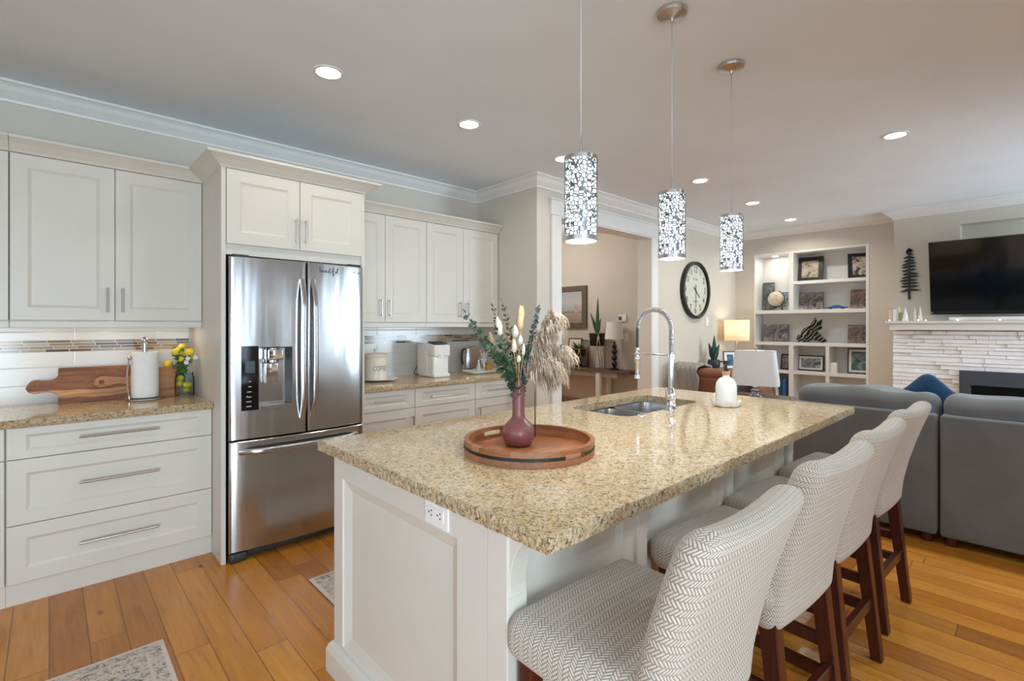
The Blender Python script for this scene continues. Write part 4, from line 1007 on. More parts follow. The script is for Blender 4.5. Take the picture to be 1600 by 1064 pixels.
# ------------------------------------------------------------------ counter by the fridge: boards, towel, jar
t = NT('walnut_and_sapwood'); c = t.sep(t.coord()); v = t.comb(t.math('MULTIPLY', c[0], 1.6), t.math('MULTIPLY', c[1], 10.0), t.math('MULTIPLY', c[2], 12.0)); n = t.noise(v, 2.2, 6, .65, 1.2)
nw = t.noise(t.comb(t.math('MULTIPLY', c[0], 5.0), 0.0, 0.0), 1.0, 2)
zz = t.math('ADD', c[2], t.math('MULTIPLY', t.math('SUBTRACT', nw, .5), .05))
dk = t.ramp(n, [(.3, rgb(84,48,30)), (.5, rgb(126,78,50)), (.7, rgb(150,100,66))]); lt = t.ramp(n, [(.3, rgb(166,112,70)), (.6, rgb(206,158,110))])
t.col(t.mix(t.ramp(zz, [(.034, (0,0,0,1)), (.038, (1,1,1,1)), (.076, (1,1,1,1)), (.081, (0,0,0,1))]), dk, lt)); t.p(Roughness=.45); M['walnut2'] = t.m
def bez2(a, b, c, n): return [tuple(p)[:2] for p in bez([(a[0],a[1],0),(b[0],b[1],0),(c[0],c[1],0)], n)]
def paddle(name, label, out, hole, th, mat, loc, tilt, hr):
    bmx = bmesh.new(); vo = [bmx.verts.new((x, 0, z)) for x, z in out]; eo = [bmx.edges.new((vo[i], vo[(i+1) % len(vo)])) for i in range(len(vo))]
    hp = [(hole[0]+hr*math.cos(2*PI*i/14), hole[1]+hr*math.sin(2*PI*i/14)) for i in range(14)]
    vh = [bmx.verts.new((x, 0, z)) for x, z in hp]; eh = [bmx.edges.new((vh[i], vh[(i+1) % 14])) for i in range(14)]
    bmesh.ops.triangle_fill(bmx, edges=eo+eh, use_beauty=True); tri = []
    for f in bmx.faces:
        f.normal_update(); q = [tuple(v.co) for v in f.verts]; tri.append(q if f.normal.y < 0 else q[::-1])
    bmx.free(); m = MB()
    for q in tri: m.add(q, [(0,1,2)]); m.add([(p[0], th, p[2]) for p in q[::-1]], [(0,1,2)])
    for lp, fl in ((out, 0), (hp, 1)):
        k = len(lp); ar = sum(lp[i][0]*lp[(i+1) % k][1]-lp[(i+1) % k][0]*lp[i][1] for i in range(k))
        f = [(i, (i+1) % k, k+(i+1) % k, k+i) for i in range(k)]
        if (ar > 0) == bool(fl): f = f
        else: f = [x[::-1] for x in f]
        m.add([(x, 0, z) for x, z in lp]+[(x, th, z) for x, z in lp], f)
    bmf = bmesh.new(); o = obj(name, m, mat); me = o.data; bmf.from_mesh(me); bmesh.ops.remove_doubles(bmf, verts=bmf.verts, dist=1e-5); bmesh.ops.recalc_face_normals(bmf, faces=bmf.faces); bmf.to_mesh(me); bmf.free()
    o.location = loc; o.rotation_euler = (-tilt, 0, 0); return tag(o, label, 'cutting board')
out = [(.60, 0), (.60, .205), (.575, .215), (.13, .215), (.128, .195)]+bez2((.128,.17), (.118,.145), (.085,.142), 6)+bez2((.06,.143), (.02,.158), (.002,.128), 6)+bez2((-.008,.105), (.0,.075), (.03,.072), 6)+bez2((.07,.078), (.118,.082), (.126,.045), 6)+[(.128, 0)]
out = [(x-.0, z) for x, z in out]
paddle('cutting_board', 'large two-tone walnut paddle cutting board leaning on the tile', out, (.03, .107), .018, M['walnut2'], (-.090, 3.895, .9165), math.radians(17), .006)
out = [(.42, 0), (.42, .195), (.215, .195), (.20, .188)]+bez2((.19,.165), (.165,.135), (.11,.145), 6)+bez2((.07,.15), (.02,.165), (.003,.135), 6)+bez2((-.006,.115), (.0,.09), (.03,.088), 6)+bez2((.07,.095), (.14,.12), (.17,.075), 6)+[(.165, .03), (.14, .012), (.135, 0)]
paddle('cutting_board', 'smaller paddle cutting board with a round handle hole, in front of the large one', out, (.032, .119), .016, M['board2'], (.200, 3.845, .9165), math.radians(16), .013)
px_, py_ = .432, 3.79
t = thing('paper_towel_holder', 'brushed metal paper towel holder with a side arm', 'paper towel holder', (px_, py_, .9155))
obj('base', MB().lathe([(0, 0), (.096, 0), (.098, .004), (.09, .009), (.02, .014), (0, .014)], (px_, py_, .9155), 40), M['nickel'], t, smooth=40)
obj('pole', MB().cyl((px_, py_, .928), (px_, py_, 1.26), .007, 12).lathe([(.016, .0), (.016, .05), (.011, .055)], (px_, py_, 1.213), 16), M['nickel'], t, smooth=40)
obj('finial', MB().sphere((px_, py_, 1.282), .019, 18, 12), M['nickel'], t, smooth=True)
ap = bez([(px_-.078, py_-.02, .928), (px_-.10, py_-.02, 1.06), (px_-.078, py_-.02, 1.17)], 10)
obj('arm', MB().tube(ap, .0042, 8).sphere((px_-.077, py_-.02, 1.178), .012, 14, 10).lathe([(.007, 0), (.007, .02)], (px_-.078, py_-.02, .926), 10), M['nickel'], t, smooth=40)
m = MB().lathe([(.019, 0), (.066, 0), (.068, .002), (.068, .276), (.066, .278), (.019, .278), (.019, 0)], (px_, py_, .931), 48, close=False)
t = thing('paper_towel_roll', 'white paper towel roll on the metal holder', 'paper towels', (px_, py_, .931))
obj('roll', m, M['whitematte'], t, smooth=40)
a0 = -.35; sh = []
for i in range(6):
    a = a0+.05-i*.09; r = .0685+.003*i; sh.append([(px_+r*math.cos(a), py_+r*math.sin(a), .935), (px_+r*math.cos(a), py_+r*math.sin(a), 1.207), (px_+(r+.0007)*math.cos(a), py_+(r+.0007)*math.sin(a), 1.207), (px_+(r+.0007)*math.cos(a), py_+(r+.0007)*math.sin(a), .935)])
obj('loose_sheet', MB().loft(sh), M['whitematte'], t)
jx, jy = .650, 3.845
t = NT('clear_glass'); g = t.n('ShaderNodeBsdfGlossy'); g.inputs['Roughness'].default_value = .02; tr = t.n('ShaderNodeBsdfTransparent'); tr.inputs[0].default_value = (.86,.92,.95,1); lw = t.n('ShaderNodeLayerWeight'); lw.inputs[0].default_value = .12; mx = t.n('ShaderNodeMixShader')
t.lk(lw.outputs['Fresnel'], mx.inputs[0]); t.lk(tr.outputs[0], mx.inputs[1]); t.lk(g.outputs[0], mx.inputs[2]); t.lk(mx.outputs[0], t.out.inputs[0]); M['clear'] = t.m
tag(obj('glass_jar', MB().lathe([(0, 0), (.048, 0), (.054, .008), (.054, .115), (.048, .128), (.048, .150), (.0455, .150), (.0455, .128), (.051, .112), (.051, .012), (0, .010)], (jx, jy, .9155), 36), M['clear'], smooth=40), 'clear glass jar of lemons beside the fridge panel', 'jar')
M['lemon'] = speck('lemon_skin', rgb(236,202,40), .4, scale=160, amt=.06, bump=.2)
def lemon(label, p, r, e):
    Mx = Euler(e).to_matrix(); n, k = 12, 16; vs = []
    for i in range(n+1):
        u = i/n; z = -1.3+2.6*u; rad = math.sqrt(max(0, 1-(abs(z)/1.3)**2.2)); rad = max(rad, .12 if 0 < i < n else .02)
        for j in range(k): a = 2*PI*j/k; vs.append(Vector(p)+Mx @ Vector((r*rad*math.cos(a), r*rad*math.sin(a), r*z)))
    tag(obj('lemon', mm(vs, n, k), M['lemon'], smooth=True), label, 'lemon', 'lemons in and above the glass jar')
def mm(vs, n, k):
    m = MB(); m.add(vs, [(i*k+j, i*k+(j+1) % k, (i+1)*k+(j+1) % k, (i+1)*k+j) for i in range(n) for j in range(k)]); return m
for lab, p, r, e in (('lemon at the front of the jar, the largest inside it', (jx+.012, jy-.026, .985), .021, (.3,1.5,.4)), ('lemon low in the jar on the towel side', (jx-.028, jy-.005, .992), .019, (1.2,.2,0)), ('lemon at the top inside the jar mouth', (jx-.024, jy-.012, 1.030), .018, (.8,.5,0)), ('lemon on the bottom of the jar', (jx+.01, jy+.02, .948), .020, (1.4,.2,.8)),
        ('big lemon on the towel side of the bouquet top', (jx-.052, jy-.07, 1.207), .024, (.4,1.2,.2)), ('lemon peeking out at the very top of the bouquet', (jx-.022, jy-.03, 1.232), .021, (.2,.9,.4)), ('lemon at the panel side of the bouquet top', (jx+.012, jy-.075, 1.200), .024, (.3,1.1,-.5)), ('lemon hanging lowest, nearest the paper towel', (jx-.098, jy-.045, 1.130), .020, (.2,1.2,.9)), ('small lemon in the middle of the bouquet', (jx-.03, jy-.06, 1.16), .018, (.6,.4,0))):
    lemon(lab, p, r, e)
JO = Vector((jx, jy, 1.06)); random.seed(4)
t = thing('lemon_leaf_bunch', 'green leafy artificial branch in the lemon jar', 'artificial plant', (jx, jy, .93))
m = MB(); sm = MB()
for i in range(9):
    a = random.uniform(0, 2*PI); r = random.uniform(.02, .075); tip = JO+Vector((min(r*math.cos(a), .045)-.022, r*math.sin(a)-.03, random.uniform(.04, .15)))
    P = bez([Vector((jx, jy, .96)), JO, JO.lerp(tip, .5)+Vector((0,0,.03)), tip], 8); sm.tube(P, .0016, 5)
    for j in range(3, 9):
        for s in range(2):
            d = Vector((random.uniform(-1,.6), random.uniform(-1,.6), random.uniform(-.3,.8))); leaf(m, P[j], d, (random.uniform(-.5,.5),-1,.6), random.uniform(.026,.042), random.uniform(.012,.018))
for v in range(len(m.v)): x, y, z = m.v[v]; m.v[v] = (min(x, .7135), y, z)
obj('stem', sm, M['stem'], t, smooth=True); obj('foliage', m, M['green'], t)
for i, (lab, p) in enumerate((('white blossom in front of the lemon leaves', (jx+.002, jy-.085, 1.160)), ('white blossom nearest the fridge panel', (jx+.050, jy-.06, 1.165)), ('lower white blossom between the lemons', (jx-.006, jy-.09, 1.135)))):
    m = MB()
    for q in range(6): a = q*PI/3; leaf(m, p, (math.cos(a), -.35, math.sin(a)), (0,-1,0), .017, .012)
    m.sphere(p, .004, 8, 6); tag(obj('blossom', m, M['whitematte']), lab, 'flower', 'white blossoms in the lemon bouquet')
# ------------------------------------------------------------------ coffee counter
cxx, cyy = 1.985, 3.78
tag(obj('oval_plate', MB().lathe([(0, .004), (.11, .004), (.145, .012), (.160, .019), (.160, .022), (.143, .015), (.11, .008), (0, .008)], (cxx+.02, cyy-.01, .9155), 48), M['white'], smooth=40), 'white plate under the coffee canister', 'plate')
t = thing('coffee_canister', 'cream ceramic canister lettered COFFEE with a knobbed lid', 'canister', (cxx, cyy, .9245))
M['cream'] = speck('cream_glaze', rgb(226,218,204), .3, scale=10, amt=.03)
obj('pot', MB().lathe([(0, 0), (.086, 0), (.092, .005), (.092, .185), (.088, .190), (0, .19)], (cxx, cyy, .9245), 48), M['cream'], t, smooth=40)
ld = obj('lid', MB().lathe([(.094, 0), (.097, .004), (.097, .018), (.085, .026), (.02, .032), (0, .032)], (cxx, cyy, 1.1147), 48), M['cream'], t, smooth=40)
obj('knob', MB().lathe([(.012, 0), (.009, .010), (.016, .020), (.020, .028), (.014, .036), (0, .038)], (cxx, cyy, 1.1455), 24), M['cream'], ld, smooth=True)
aF = math.atan2(-cyy, -cxx)+.42
def wrap(c): a = aF+(c.x)/.0925; return (cxx+.0926*math.cos(a), cyy+.0926*math.sin(a), 1.02+c.y)
text('lettering', 'COFFEE', .050, Matrix.Identity(4), simple('grey_print', rgb(92,88,84), .6), t, 0.0, fn=lambda c: wrap(Vector((c.x*.72, c.y*1.15, 0))))
tag(obj('white_pitcher', MB().lathe([(0, 0), (.036, 0), (.04, .006), (.04, .15), (.037, .15), (.036, .01), (0, .008)], (1.660, 3.445, .9155), 28), M['white'], smooth=40), 'white cylinder jug half hidden behind the fridge edge', 'jug')
kx0, kx1, ky0, ky1 = 2.452, 2.632, 3.625, 3.90
t = thing('coffee_maker', 'white pod coffee maker on the granite counter', 'coffee maker', ((kx0+kx1)/2, (ky0+ky1)/2, .9155))
kc = (kx0+kx1)/2
obj('body', MB().rbox((kc, 3.81, 1.065), (.178, .17, .297), .016, 4, 3), M['whitematte'], t, smooth=50)
obj('brew_head', MB().rbox((kc, 3.69, 1.155), (.172, .15, .115), .018, 4, 3, fn=lambda x, y, z: (x, y, z+(.012*(y/.075) if z > 0 else 0))), M['whitematte'], t, smooth=50)
obj('pod_holder', MB().lathe([(.05, 0), (.054, .004), (.054, .05), (.05, .054)], (kc, 3.668, 1.085), 28), M['white'], t, smooth=40)
obj('handle', MB().rbox((kc-.01, 3.675, 1.222), (.14, .11, .010), .004, 2, 3, fn=lambda x, y, z: (x, y, z+.10*y)), M['dark'], t, smooth=40)
obj('drip_base', MB().rbox((kc, 3.685, .933), (.172, .13, .033), .010, 3, 3), M['whitematte'], t, smooth=50)
obj('front_panel', MB().rbox((kc, 3.70, 1.025), (.166, .12, .165), .014, 3, 3), M['white'], t, smooth=50)
obj('cord', MB().tube(bez([(kx0, 3.86, .935), (kx0-.10, 3.87, .915), (2.50, 3.955, .99), (2.553, 3.966, 1.072)], 14), .0032, 6), M['dark'], t, smooth=True)
tx2, ty2 = 3.055, 3.70
m = MB()
def rr(h, w, d, am=.0): return [(tx2+p[0]*(1+am*math.cos(24*i)), ty2+p[1]*(1+am*math.cos(24*i)), .9155+h) for i, p in enumerate(rrect(-w/2, w/2, -d/2, d/2, .03, 8))]
m.loft([rr(0,.29,.13), rr(.004,.31,.15), rr(.026,.36,.20,.01), rr(.030,.362,.202,.01), rr(.027,.35,.19,.01), rr(.010,.30,.14), rr(.009,.28,.12)])
tag(obj('ruffled_tray', m, M['white'], smooth=50), 'white fluted ceramic tray in the counter corner', 'tray')
t = thing('carafe', 'steel carafe with a black handle behind the white tray', 'carafe', (3.03, 3.885, .9155))
obj('body', MB().lathe([(0, 0), (.05, 0), (.052, .006), (.048, .15), (.040, .20), (.036, .23), (0, .235)], (3.03, 3.885, .9155), 28), M['steelsink'], t, smooth=40)
obj('handle', MB().tube(bez([(2.985, 3.87, 1.14), (2.90, 3.82, 1.17), (2.90, 3.82, 1.03), (2.945, 3.85, 1.00)], 12), .009, 8), M['black'], t, smooth=True)
tag(obj('round_board', MB().tube([(3.16, 3.985, 1.05), (3.16, 3.967, 1.045)], .125, 40), wood('beech_round', [rgb(186,160,132), rgb(206,184,158)], 0, .6), smooth=40), 'pale round wooden board standing behind the white tray', 'board')
t = thing('bud_vase', 'small pale blue bottle vase on the white tray', 'vase', (3.02, 3.70, .9255))
obj('bottle', MB().lathe([(0, 0), (.022, 0), (.024, .03), (.012, .07), (.008, .10), (.011, .12), (0, .12)], (3.02, 3.70, .9255), 20), speck('pale_blue_glaze', rgb(196,214,214), .3), t, smooth=True)
t = thing('beaded_sprig', 'white beaded sprig standing in the white tray', 'sprig', (3.08, 3.69, .9255)); random.seed(3)
for i in range(7):
    tip = Vector((3.08+random.uniform(-.05,.05), 3.69+random.uniform(-.02,.03), 1.09+random.uniform(-.03,.05))); P = bez([(3.08,3.69,.9255), (3.08,3.69,1.0), tip], 8); m = MB().tube(P, .0015, 5)
    for p in P[3:]: m.sphere(p+Vector((random.uniform(-.006,.006), random.uniform(-.006,.006), 0)), .0055, 8, 6)
    obj('twig', m, M['white'], t, smooth=True)
t = thing('amber_jar', 'amber glass candle jar on the white tray', 'candle jar', (3.135, 3.685, .9255))
obj('glass', MB().lathe([(0, 0), (.034, 0), (.037, .01), (.037, .08), (.034, .08), (.033, .012), (0, .01)], (3.135, 3.685, .9255), 24), speck('amber_glass', rgb(186,134,58), .15), t, smooth=40)
obj('rim', MB().ring((3.135, 3.685, 1.0055), .0355, .003), M['gold'], t, smooth=True)
# ------------------------------------------------------------------ hall
t = thing('console_table', 'dark-topped console table with pale legs in the hall', 'console table', (5.77, 4.6, 0))
obj('table_top', MB().box(5.60, 5.925, 3.735, 5.55, .722, .757), M['greywood'], t, bev=.004)
obj('apron', MB().box(5.66, 5.90, 3.95, 5.35, .655, .7215), speck('pale_grey_paint', rgb(196,190,184), .6), t)
for y in (4.25, 5.30):
    for x in (5.64, 5.88): obj('leg', MB().frustum((x, y, .7215), (x, y, 0), (.055, .07), (.05, .06)), M['trim'], t, bev=.003)
def picmat(name, stops, sc=(6,6,6), det=4, dist=.8):
    t = NT(name); v = t.coord(scale=sc); t.col(t.ramp(t.noise(v, 1.0, det, .6, dist), stops)); t.p(Roughness=.5); return t.m
def frame(name, label, cat, c, w, h, fw, fm, pic, mat=None, matw=0, rz=0, tilt=0, depth=.018, group=None):
    """picture frame standing or hanging: local x right, z up, face toward -y; c is the bottom centre"""
    t = thing(name, label, cat, c, group)
    t.rotation_euler = (-tilt, 0, rz)
    m = MB()
    for a, b, z0, z1 in ((-w/2, w/2, 0, fw), (-w/2, w/2, h-fw, h), (-w/2, -w/2+fw, fw, h-fw), (w/2-fw, w/2, fw, h-fw)): m.box(a, b, -depth/2, depth/2, z0, z1)
    obj('frame', m, fm, t, local=True)
    if mat: obj('mat', MB().box(-w/2+fw, w/2-fw, -depth*.22, depth*.3, fw, h-fw), mat, t, local=True)
    k = fw+matw; obj('picture', MB().box(-w/2+k, w/2-k, -depth*.28, depth*.2, k, h-k), pic, t, local=True)
    return t
RX = -PI/2   # face toward -x
t = NT('beach_picture'); c = t.sep(t.coord()); n = t.noise(t.coord(scale=(3,3,14)), 1.5, 4); base = t.ramp(t.math('DIVIDE', c[2], .65), [(.15, rgb(146,132,118)), (.36, rgb(168,154,140)), (.38, rgb(128,114,100)), (.42, rgb(168,172,172)), (.62, rgb(188,190,190)), (.8, rgb(176,182,186))])
dx = t.math('SUBTRACT', c[0], .33); dz = t.math('SUBTRACT', c[2], .295); dd = t.math('SQRT', t.math('ADD', t.math('MULTIPLY', dx, dx), t.math('MULTIPLY', dz, dz))); blob = t.ramp(t.noise(t.coord(), 28, 3), [(.4, rgb(120,84,80)), (.5, rgb(210,190,184)), (.62, rgb(176,120,112))])
t.col(t.mix(t.ramp(dd, [(.045, (1,1,1,1)), (.06, (0,0,0,1))]), base, blob)); t.p(Roughness=.5); M['beach'] = t.m
frame('framed_picture', 'wide grey-wood framed seaside picture on the hall wall', 'picture', (5.93, 5.215, 1.335), 1.05, .65, .085, M['greywood'], M['beach'], rz=RX, depth=.03)
frame('photo_frame', 'tall thin dark photo frame leaning at the far end of the console table', 'photo frame', (5.86, 4.90, .759), .26, .43, .018, M['board'], picmat('faded_print', [(.3, rgb(200,190,178)), (.7, rgb(226,220,210))]), M['whitematte'], .03, rz=RX, tilt=math.radians(9))
frame('photo_frame', 'small grey photo frame behind the fern on the console table', 'photo frame', (5.90, 4.74, .759), .20, .40, .016, M['dark'], picmat('grey_photo', [(.35, rgb(92,84,78)), (.6, rgb(176,168,160))]), None, 0, rz=RX, tilt=math.radians(6))
def planter(label, x, y, z0, zp0, zp1, r, mat=None):
    t = thing('wire_planter', label, 'planter', (x, y, z0), 'black pots in brass wire stands')
    obj('pot', MB().lathe([(0, zp0-z0), (r*.84, zp0-z0), (r*.88, zp0-z0+.006), (r, zp1-z0), (r*.93, zp1-z0), (r*.84, zp1-z0-.03), (0, zp1-z0-.03)], (x, y, z0), 32), M['black'], t, smooth=40)
    m = MB().ring((x, y, zp1-.004), r+.003, .0045, n=32, m=6)
    for k in range(4):
        a = PI/4+k*PI/2
        top = (x+(r+.004)*math.cos(a), y+(r+.004)*math.sin(a), zp1-.004)
        for s in (-.5, .5): m.tube([top, (x+(r+.012)*math.cos(a+s), y+(r+.012)*math.sin(a+s), z0+.003)], .0045, 6)
    obj('wire_stand', m, M['gold'], t, smooth=True); return t
planter('low black planter in a brass wire stand with a fern', 5.76, 4.71, .7575, .925, 1.035, .112)
planter('tall black planter in a brass wire stand, beside the black bobbin lamp', 5.76, 4.365, .7575, 1.085, 1.272, .113)
t = thing('fern', 'small bright green fern in the low wire planter', 'plant', (5.76, 4.71, 1.005)); m = MB(); random.seed(8)
for i in range(34):
    a = random.uniform(0, 2*PI); el = random.uniform(.35, 1.2); d = Vector((math.cos(a)*math.cos(el), math.sin(a)*math.cos(el), math.sin(el))); leaf(m, (5.76, 4.71, 1.0), d, (0,0,1), random.uniform(.12, .2), .03)
obj('foliage', m, M['green'], t)
def snake(label, base, leaves, mat, w):
    t = thing('snake_plant', label, 'plant', base)
    for dx, dy, L, bend in leaves:
        m = MB(); B = Vector(base); lo = []; d = Vector((dx, dy, 1)).normalized(); s = d.cross(Vector((.68,.73,0))).normalized(); u = s.cross(d); P = []
        for i in range(9):
            q = i/8; ww = w*(.5+1.1*q if q < .4 else .94*(1-(q-.4)/.6)**.8+.01); c = B+d*(L*q)+Vector((dx, dy, 0))*bend*q*q*L
            lo.append([c-s*ww/2, c+u*ww*.10, c+s*ww/2, c-u*ww*.04])
        obj('leaf', m.loft(lo), mat, t, smooth=True)
M['snake'] = leafmat('snake_plant_leaf', rgb(62,92,58)); M['snake2'] = leafmat('dark_snake_plant_leaf', rgb(34,66,54))
snake('snake plant with one very tall leaf in the tall wire planter', (5.76, 4.365, 1.235), [(.0,-.02,.56,0), (-.05,.22,.34,.5), (.03,-.18,.26,.3), (-.06,.05,.22,.2), (.05,.12,.24,.2), (-.02,-.08,.24,.1)], M['snake'], .055)
def lathe_thing(): pass
t = thing('table_lamp', 'black bobbin table lamp with a white cone shade in the hall', 'table lamp', (5.76, 4.069, .7575))
pr = [(0, 0), (.072, 0), (.072, .012), (.05, .02), (.03, .032)]
for i in range(3):
    for k in range(7): a = PI*k/6; pr.append((.016+.025*math.sin(a), .045+.085*i+.085*(k/6)))
pr += [(.03, .315), (.036, .33), (.014, .35), (.012, .40), (0, .40)]
obj('base', MB().lathe(pr, (5.76, 4.069, .7575), 28), M['black'], t, smooth=40)
obj('lamp_shade', MB().lathe([(.133, .43), (.102, .668)], (5.76, 4.069, .7575), 40, close=False).lathe([(.131, .43), (.100, .668)], (5.76, 4.069, .7575), 40, close=False), M['whitematte'], t, smooth=True)
obj('harp', MB().cyl((5.76, 4.069, 1.157), (5.76, 4.069, 1.40), .004, 8).cyl((5.66, 4.069, 1.40), (5.86, 4.069, 1.40), .003, 6), M['nickel'], t)
t = thing('thermostat', 'small white thermostat on the hall wall above the lamp', 'thermostat', (5.945, 4.055, 1.48))
obj('case', MB().rbox((5.938, 4.055, 1.48), (.022, .125, .10), .006, 2, 2), M['whitematte'], t, smooth=40)
obj('screen', MB().box(5.9255, 5.929, 4.062, 4.112, 1.452, 1.505), M['lcd'], t)
tag(obj('light_switch', MB().rbox((5.944, 4.0, 1.21), (.010, .08, .12), .003, 2, 2), M['white'], smooth=40), 'white light switch plate on the hall wall below the thermostat', 'light switch')
# ------------------------------------------------------------------ clock wall
ckx, ckz = 6.250, 1.843
t = thing('wall_clock', 'large round black-rimmed wall clock with a pale face', 'clock', (ckx, 3.147, ckz))
lo = []
m = MB(); prof = [(.335, 0), (.375, 0), (.380, .012), (.376, .048), (.352, .058), (.340, .050), (.338, .030), (.335, .030)]; n = 72; vs = []
for r, d in prof:
    for j in range(n): a = 2*PI*j/n; vs.append((ckx+r*math.cos(a), 3.147-d, ckz+r*math.sin(a)))
m.add(vs, [(i*n+j, i*n+(j+1) % n, (i+1)*n+(j+1) % n, (i+1)*n+j) for i in range(len(prof)-1) for j in range(n)])
obj('rim', m, M['black'], t, smooth=40)
fc = obj('dial', MB().cyl((ckx, 3.146, ckz), (ckx, 3.129, ckz), .339, 64), speck('aged_dial', rgb(206,206,192), .5, scale=6, amt=.04), t, smooth=30)
def onclk(x, z): return (ckx+x, 3.1285, ckz+z)
for i in range(1, 13):
    a = PI/2-2*PI*i/12; text('numeral', str(i), .115, basis(onclk(.268*math.cos(a), .268*math.sin(a)), (1,0,0), (0,0,1)), M['black'], t)
text('lettering', 'KT N', .05, basis(onclk(0, .14), (1,0,0), (0,0,1)), M['dark'], t); text('lettering', 'London', .034, basis(onclk(0, -.145), (1,0,0), (0,0,1)), M['dark'], t)
def hand(name, ang, L, tail, w, y):
    d = Vector((math.sin(ang), 0, math.cos(ang))); s = Vector((d.z, 0, -d.x)); c = Vector((ckx, y, ckz)); m = MB()
    m.loft([[c-d*tail-s*w, c-d*tail+s*w, c-d*tail+s*w+Vector((0,.003,0)), c-d*tail-s*w+Vector((0,.003,0))], [c+d*L-s*w*.4, c+d*L+s*w*.4, c+d*L+s*w*.4+Vector((0,.003,0)), c+d*L-s*w*.4+Vector((0,.003,0))]])
    obj(name, m, M['black'], t)
hand('hour_hand', 2*PI*4.3/12, .15, .06, .008, 3.122); hand('minute_hand', PI, .22, .075, .0055, 3.118)
tag(obj('light_switch', MB().rbox((6.62, 3.1435, 1.43), (.075, .009, .12), .003, 2, 2), M['white'], smooth=40), 'white light switch plate on the wall under the round clock', 'light switch')
# ------------------------------------------------------------------ living room: brown chair, side tables, lamps
t = thing('leather_armchair', 'brown leather armchair with its back to the kitchen', 'armchair', (5.9, 2.6, 0))
def puff(m, c, s, r, b): 
    return m.rbox(c, s, r, 4, 6, lambda x, y, z: (x*(1+b*(1-(2*y/s[1])**2)*(1-(2*z/s[2])**2)), y, z*(1+b*.6*(1-(2*x/s[0])**2)*(1-(2*y/s[1])**2))))
obj('back_panel', MB().rbox((5.60, 2.60, .455), (.18, .80, .67), .04, 4, 4), M['leather'], t, smooth=50)
obj('back_cushion', puff(MB(), (5.66, 2.60, .805), (.27, .80, .13), .055, .08), M['leather'], t, smooth=60)
for y in (2.25, 2.95): obj('armrest', puff(MB(), (5.99, y, .39), (.62, .14, .54), .05, .04), M['leather'], t, smooth=60)
obj('seat_cushion', puff(MB(), (6.0, 2.60, .36), (.60, .55, .20), .05, .05), M['leather'], t, smooth=60)
for x in (5.58, 6.25):
    for y in (2.26, 2.94): obj('foot', MB().cyl((x, y, 0), (x, y, .12), .02, 10), M['black'], t)
def drape(name, label, y0, y1, mat, zt, xb, xf, drop0, drop1, seed, nap=.014, cat='throw blanket'):
    random.seed(seed); n, k = 30, 26; vs = []; path = []
    prof = [(xb-.035, zt-drop0), (xb-.03, zt-.12), (xb-.015, zt-.02), (xb+.06, zt+.018), (xb+.16, zt+.02), (xf, zt-.01), (xf+.02, zt-drop1)]
    P = bez([(a, 0, b) for a, b in prof], k)
    P = []; 
    for i in range(k+1):
        u = i/k*(len(prof)-1); j = min(int(u), len(prof)-2); f = u-j; P.append((prof[j][0]*(1-f)+prof[j+1][0]*f, prof[j][1]*(1-f)+prof[j+1][1]*f))
    for i in range(n+1):
        y = y0+(y1-y0)*i/n
        for j, (x, z) in enumerate(P):
            w = nap*math.sin(i*1.1+j*.35+seed)+nap*.6*math.sin(i*2.3-j*.5); e = .03*math.sin(j*.7+seed) if i in (0, n) else 0
            vs.append((x-abs(w) if j < k*.35 else x, y+e, z+(w if j > k*.3 else w*.2)+.012))
    q = k+1; fs = [(i*q+j, (i+1)*q+j, (i+1)*q+j+1, i*q+j+1) for i in range(n) for j in range(k)]
    m = MB(); m.add(vs, fs); o = obj(name, m, mat, smooth=True); s = o.modifiers.new('thick', 'SOLIDIFY'); s.thickness = .008; s.offset = 0
    return tag(o, label, cat)
drape('throw_blanket', 'light grey knitted throw draped over the end of the brown armchair back', 2.72, 3.045, M['greythrow'], .885, 5.51, 5.80, .42, .10, 2)
drape('throw_blanket', 'charcoal throw hanging over the lamp side of the brown armchair back', 2.05, 2.21, M['darkgrey'], .80, 5.44, 5.80, .30, .10, 5, .006)
t = thing('side_table', 'small dark side table behind the brown armchair', 'side table', (6.55, 2.88, 0))
obj('table_top', MB().box(6.36, 6.75, 2.62, 3.10, .78, .805), M['board'], t, bev=.003)
for x in (6.39, 6.72):
    for y in (2.65, 3.07): obj('leg', MB().box(x-.015, x+.015, y-.015, y+.015, 0, .78), M['board'], t)
tag(obj('plant_pot', MB().lathe([(0, 0), (.055, 0), (.075, .03), (.082, .08), (.07, .12), (.06, .12), (.06, .10), (0, .10)], (6.435, 2.965, .8055), 28), M['dark'], smooth=40), 'round charcoal plant pot on the table behind the brown armchair', 'plant pot')
snake('dark green snake plant in the round charcoal pot', (6.435, 2.965, .89), [(0,-.02,.36,0), (-.12,.16,.27,.3), (.1,-.17,.25,.4), (-.05,.05,.2,0), (.05,-.05,.22,.1)], M['snake2'], .08)
frame('photo_frame', 'thin black photo frame with a blue picture beside the charcoal plant pot', 'photo frame', (6.52, 2.78, .806), .17, .235, .010, M['black'], picmat('blue_photo', [(.35, rgb(30,52,80)), (.5, rgb(52,92,130)), (.65, rgb(120,150,170))], (14,14,14)), M['whitematte'], .035, rz=RX+.75, tilt=math.radians(10))
t = NT('lit_linen'); d = t.n('ShaderNodeBsdfDiffuse'); d.inputs[0].default_value = rgb(236,222,200); tl = t.n('ShaderNodeBsdfTranslucent'); tl.inputs[0].default_value = rgb(250,226,190); mx = t.n('ShaderNodeMixShader'); mx.inputs[0].default_value = .5
t.lk(d.outputs[0], mx.inputs[1]); t.lk(tl.outputs[0], mx.inputs[2]); t.lk(mx.outputs[0], t.out.inputs[0]); M['linen'] = t.m
lx, ly = 7.085, 2.935
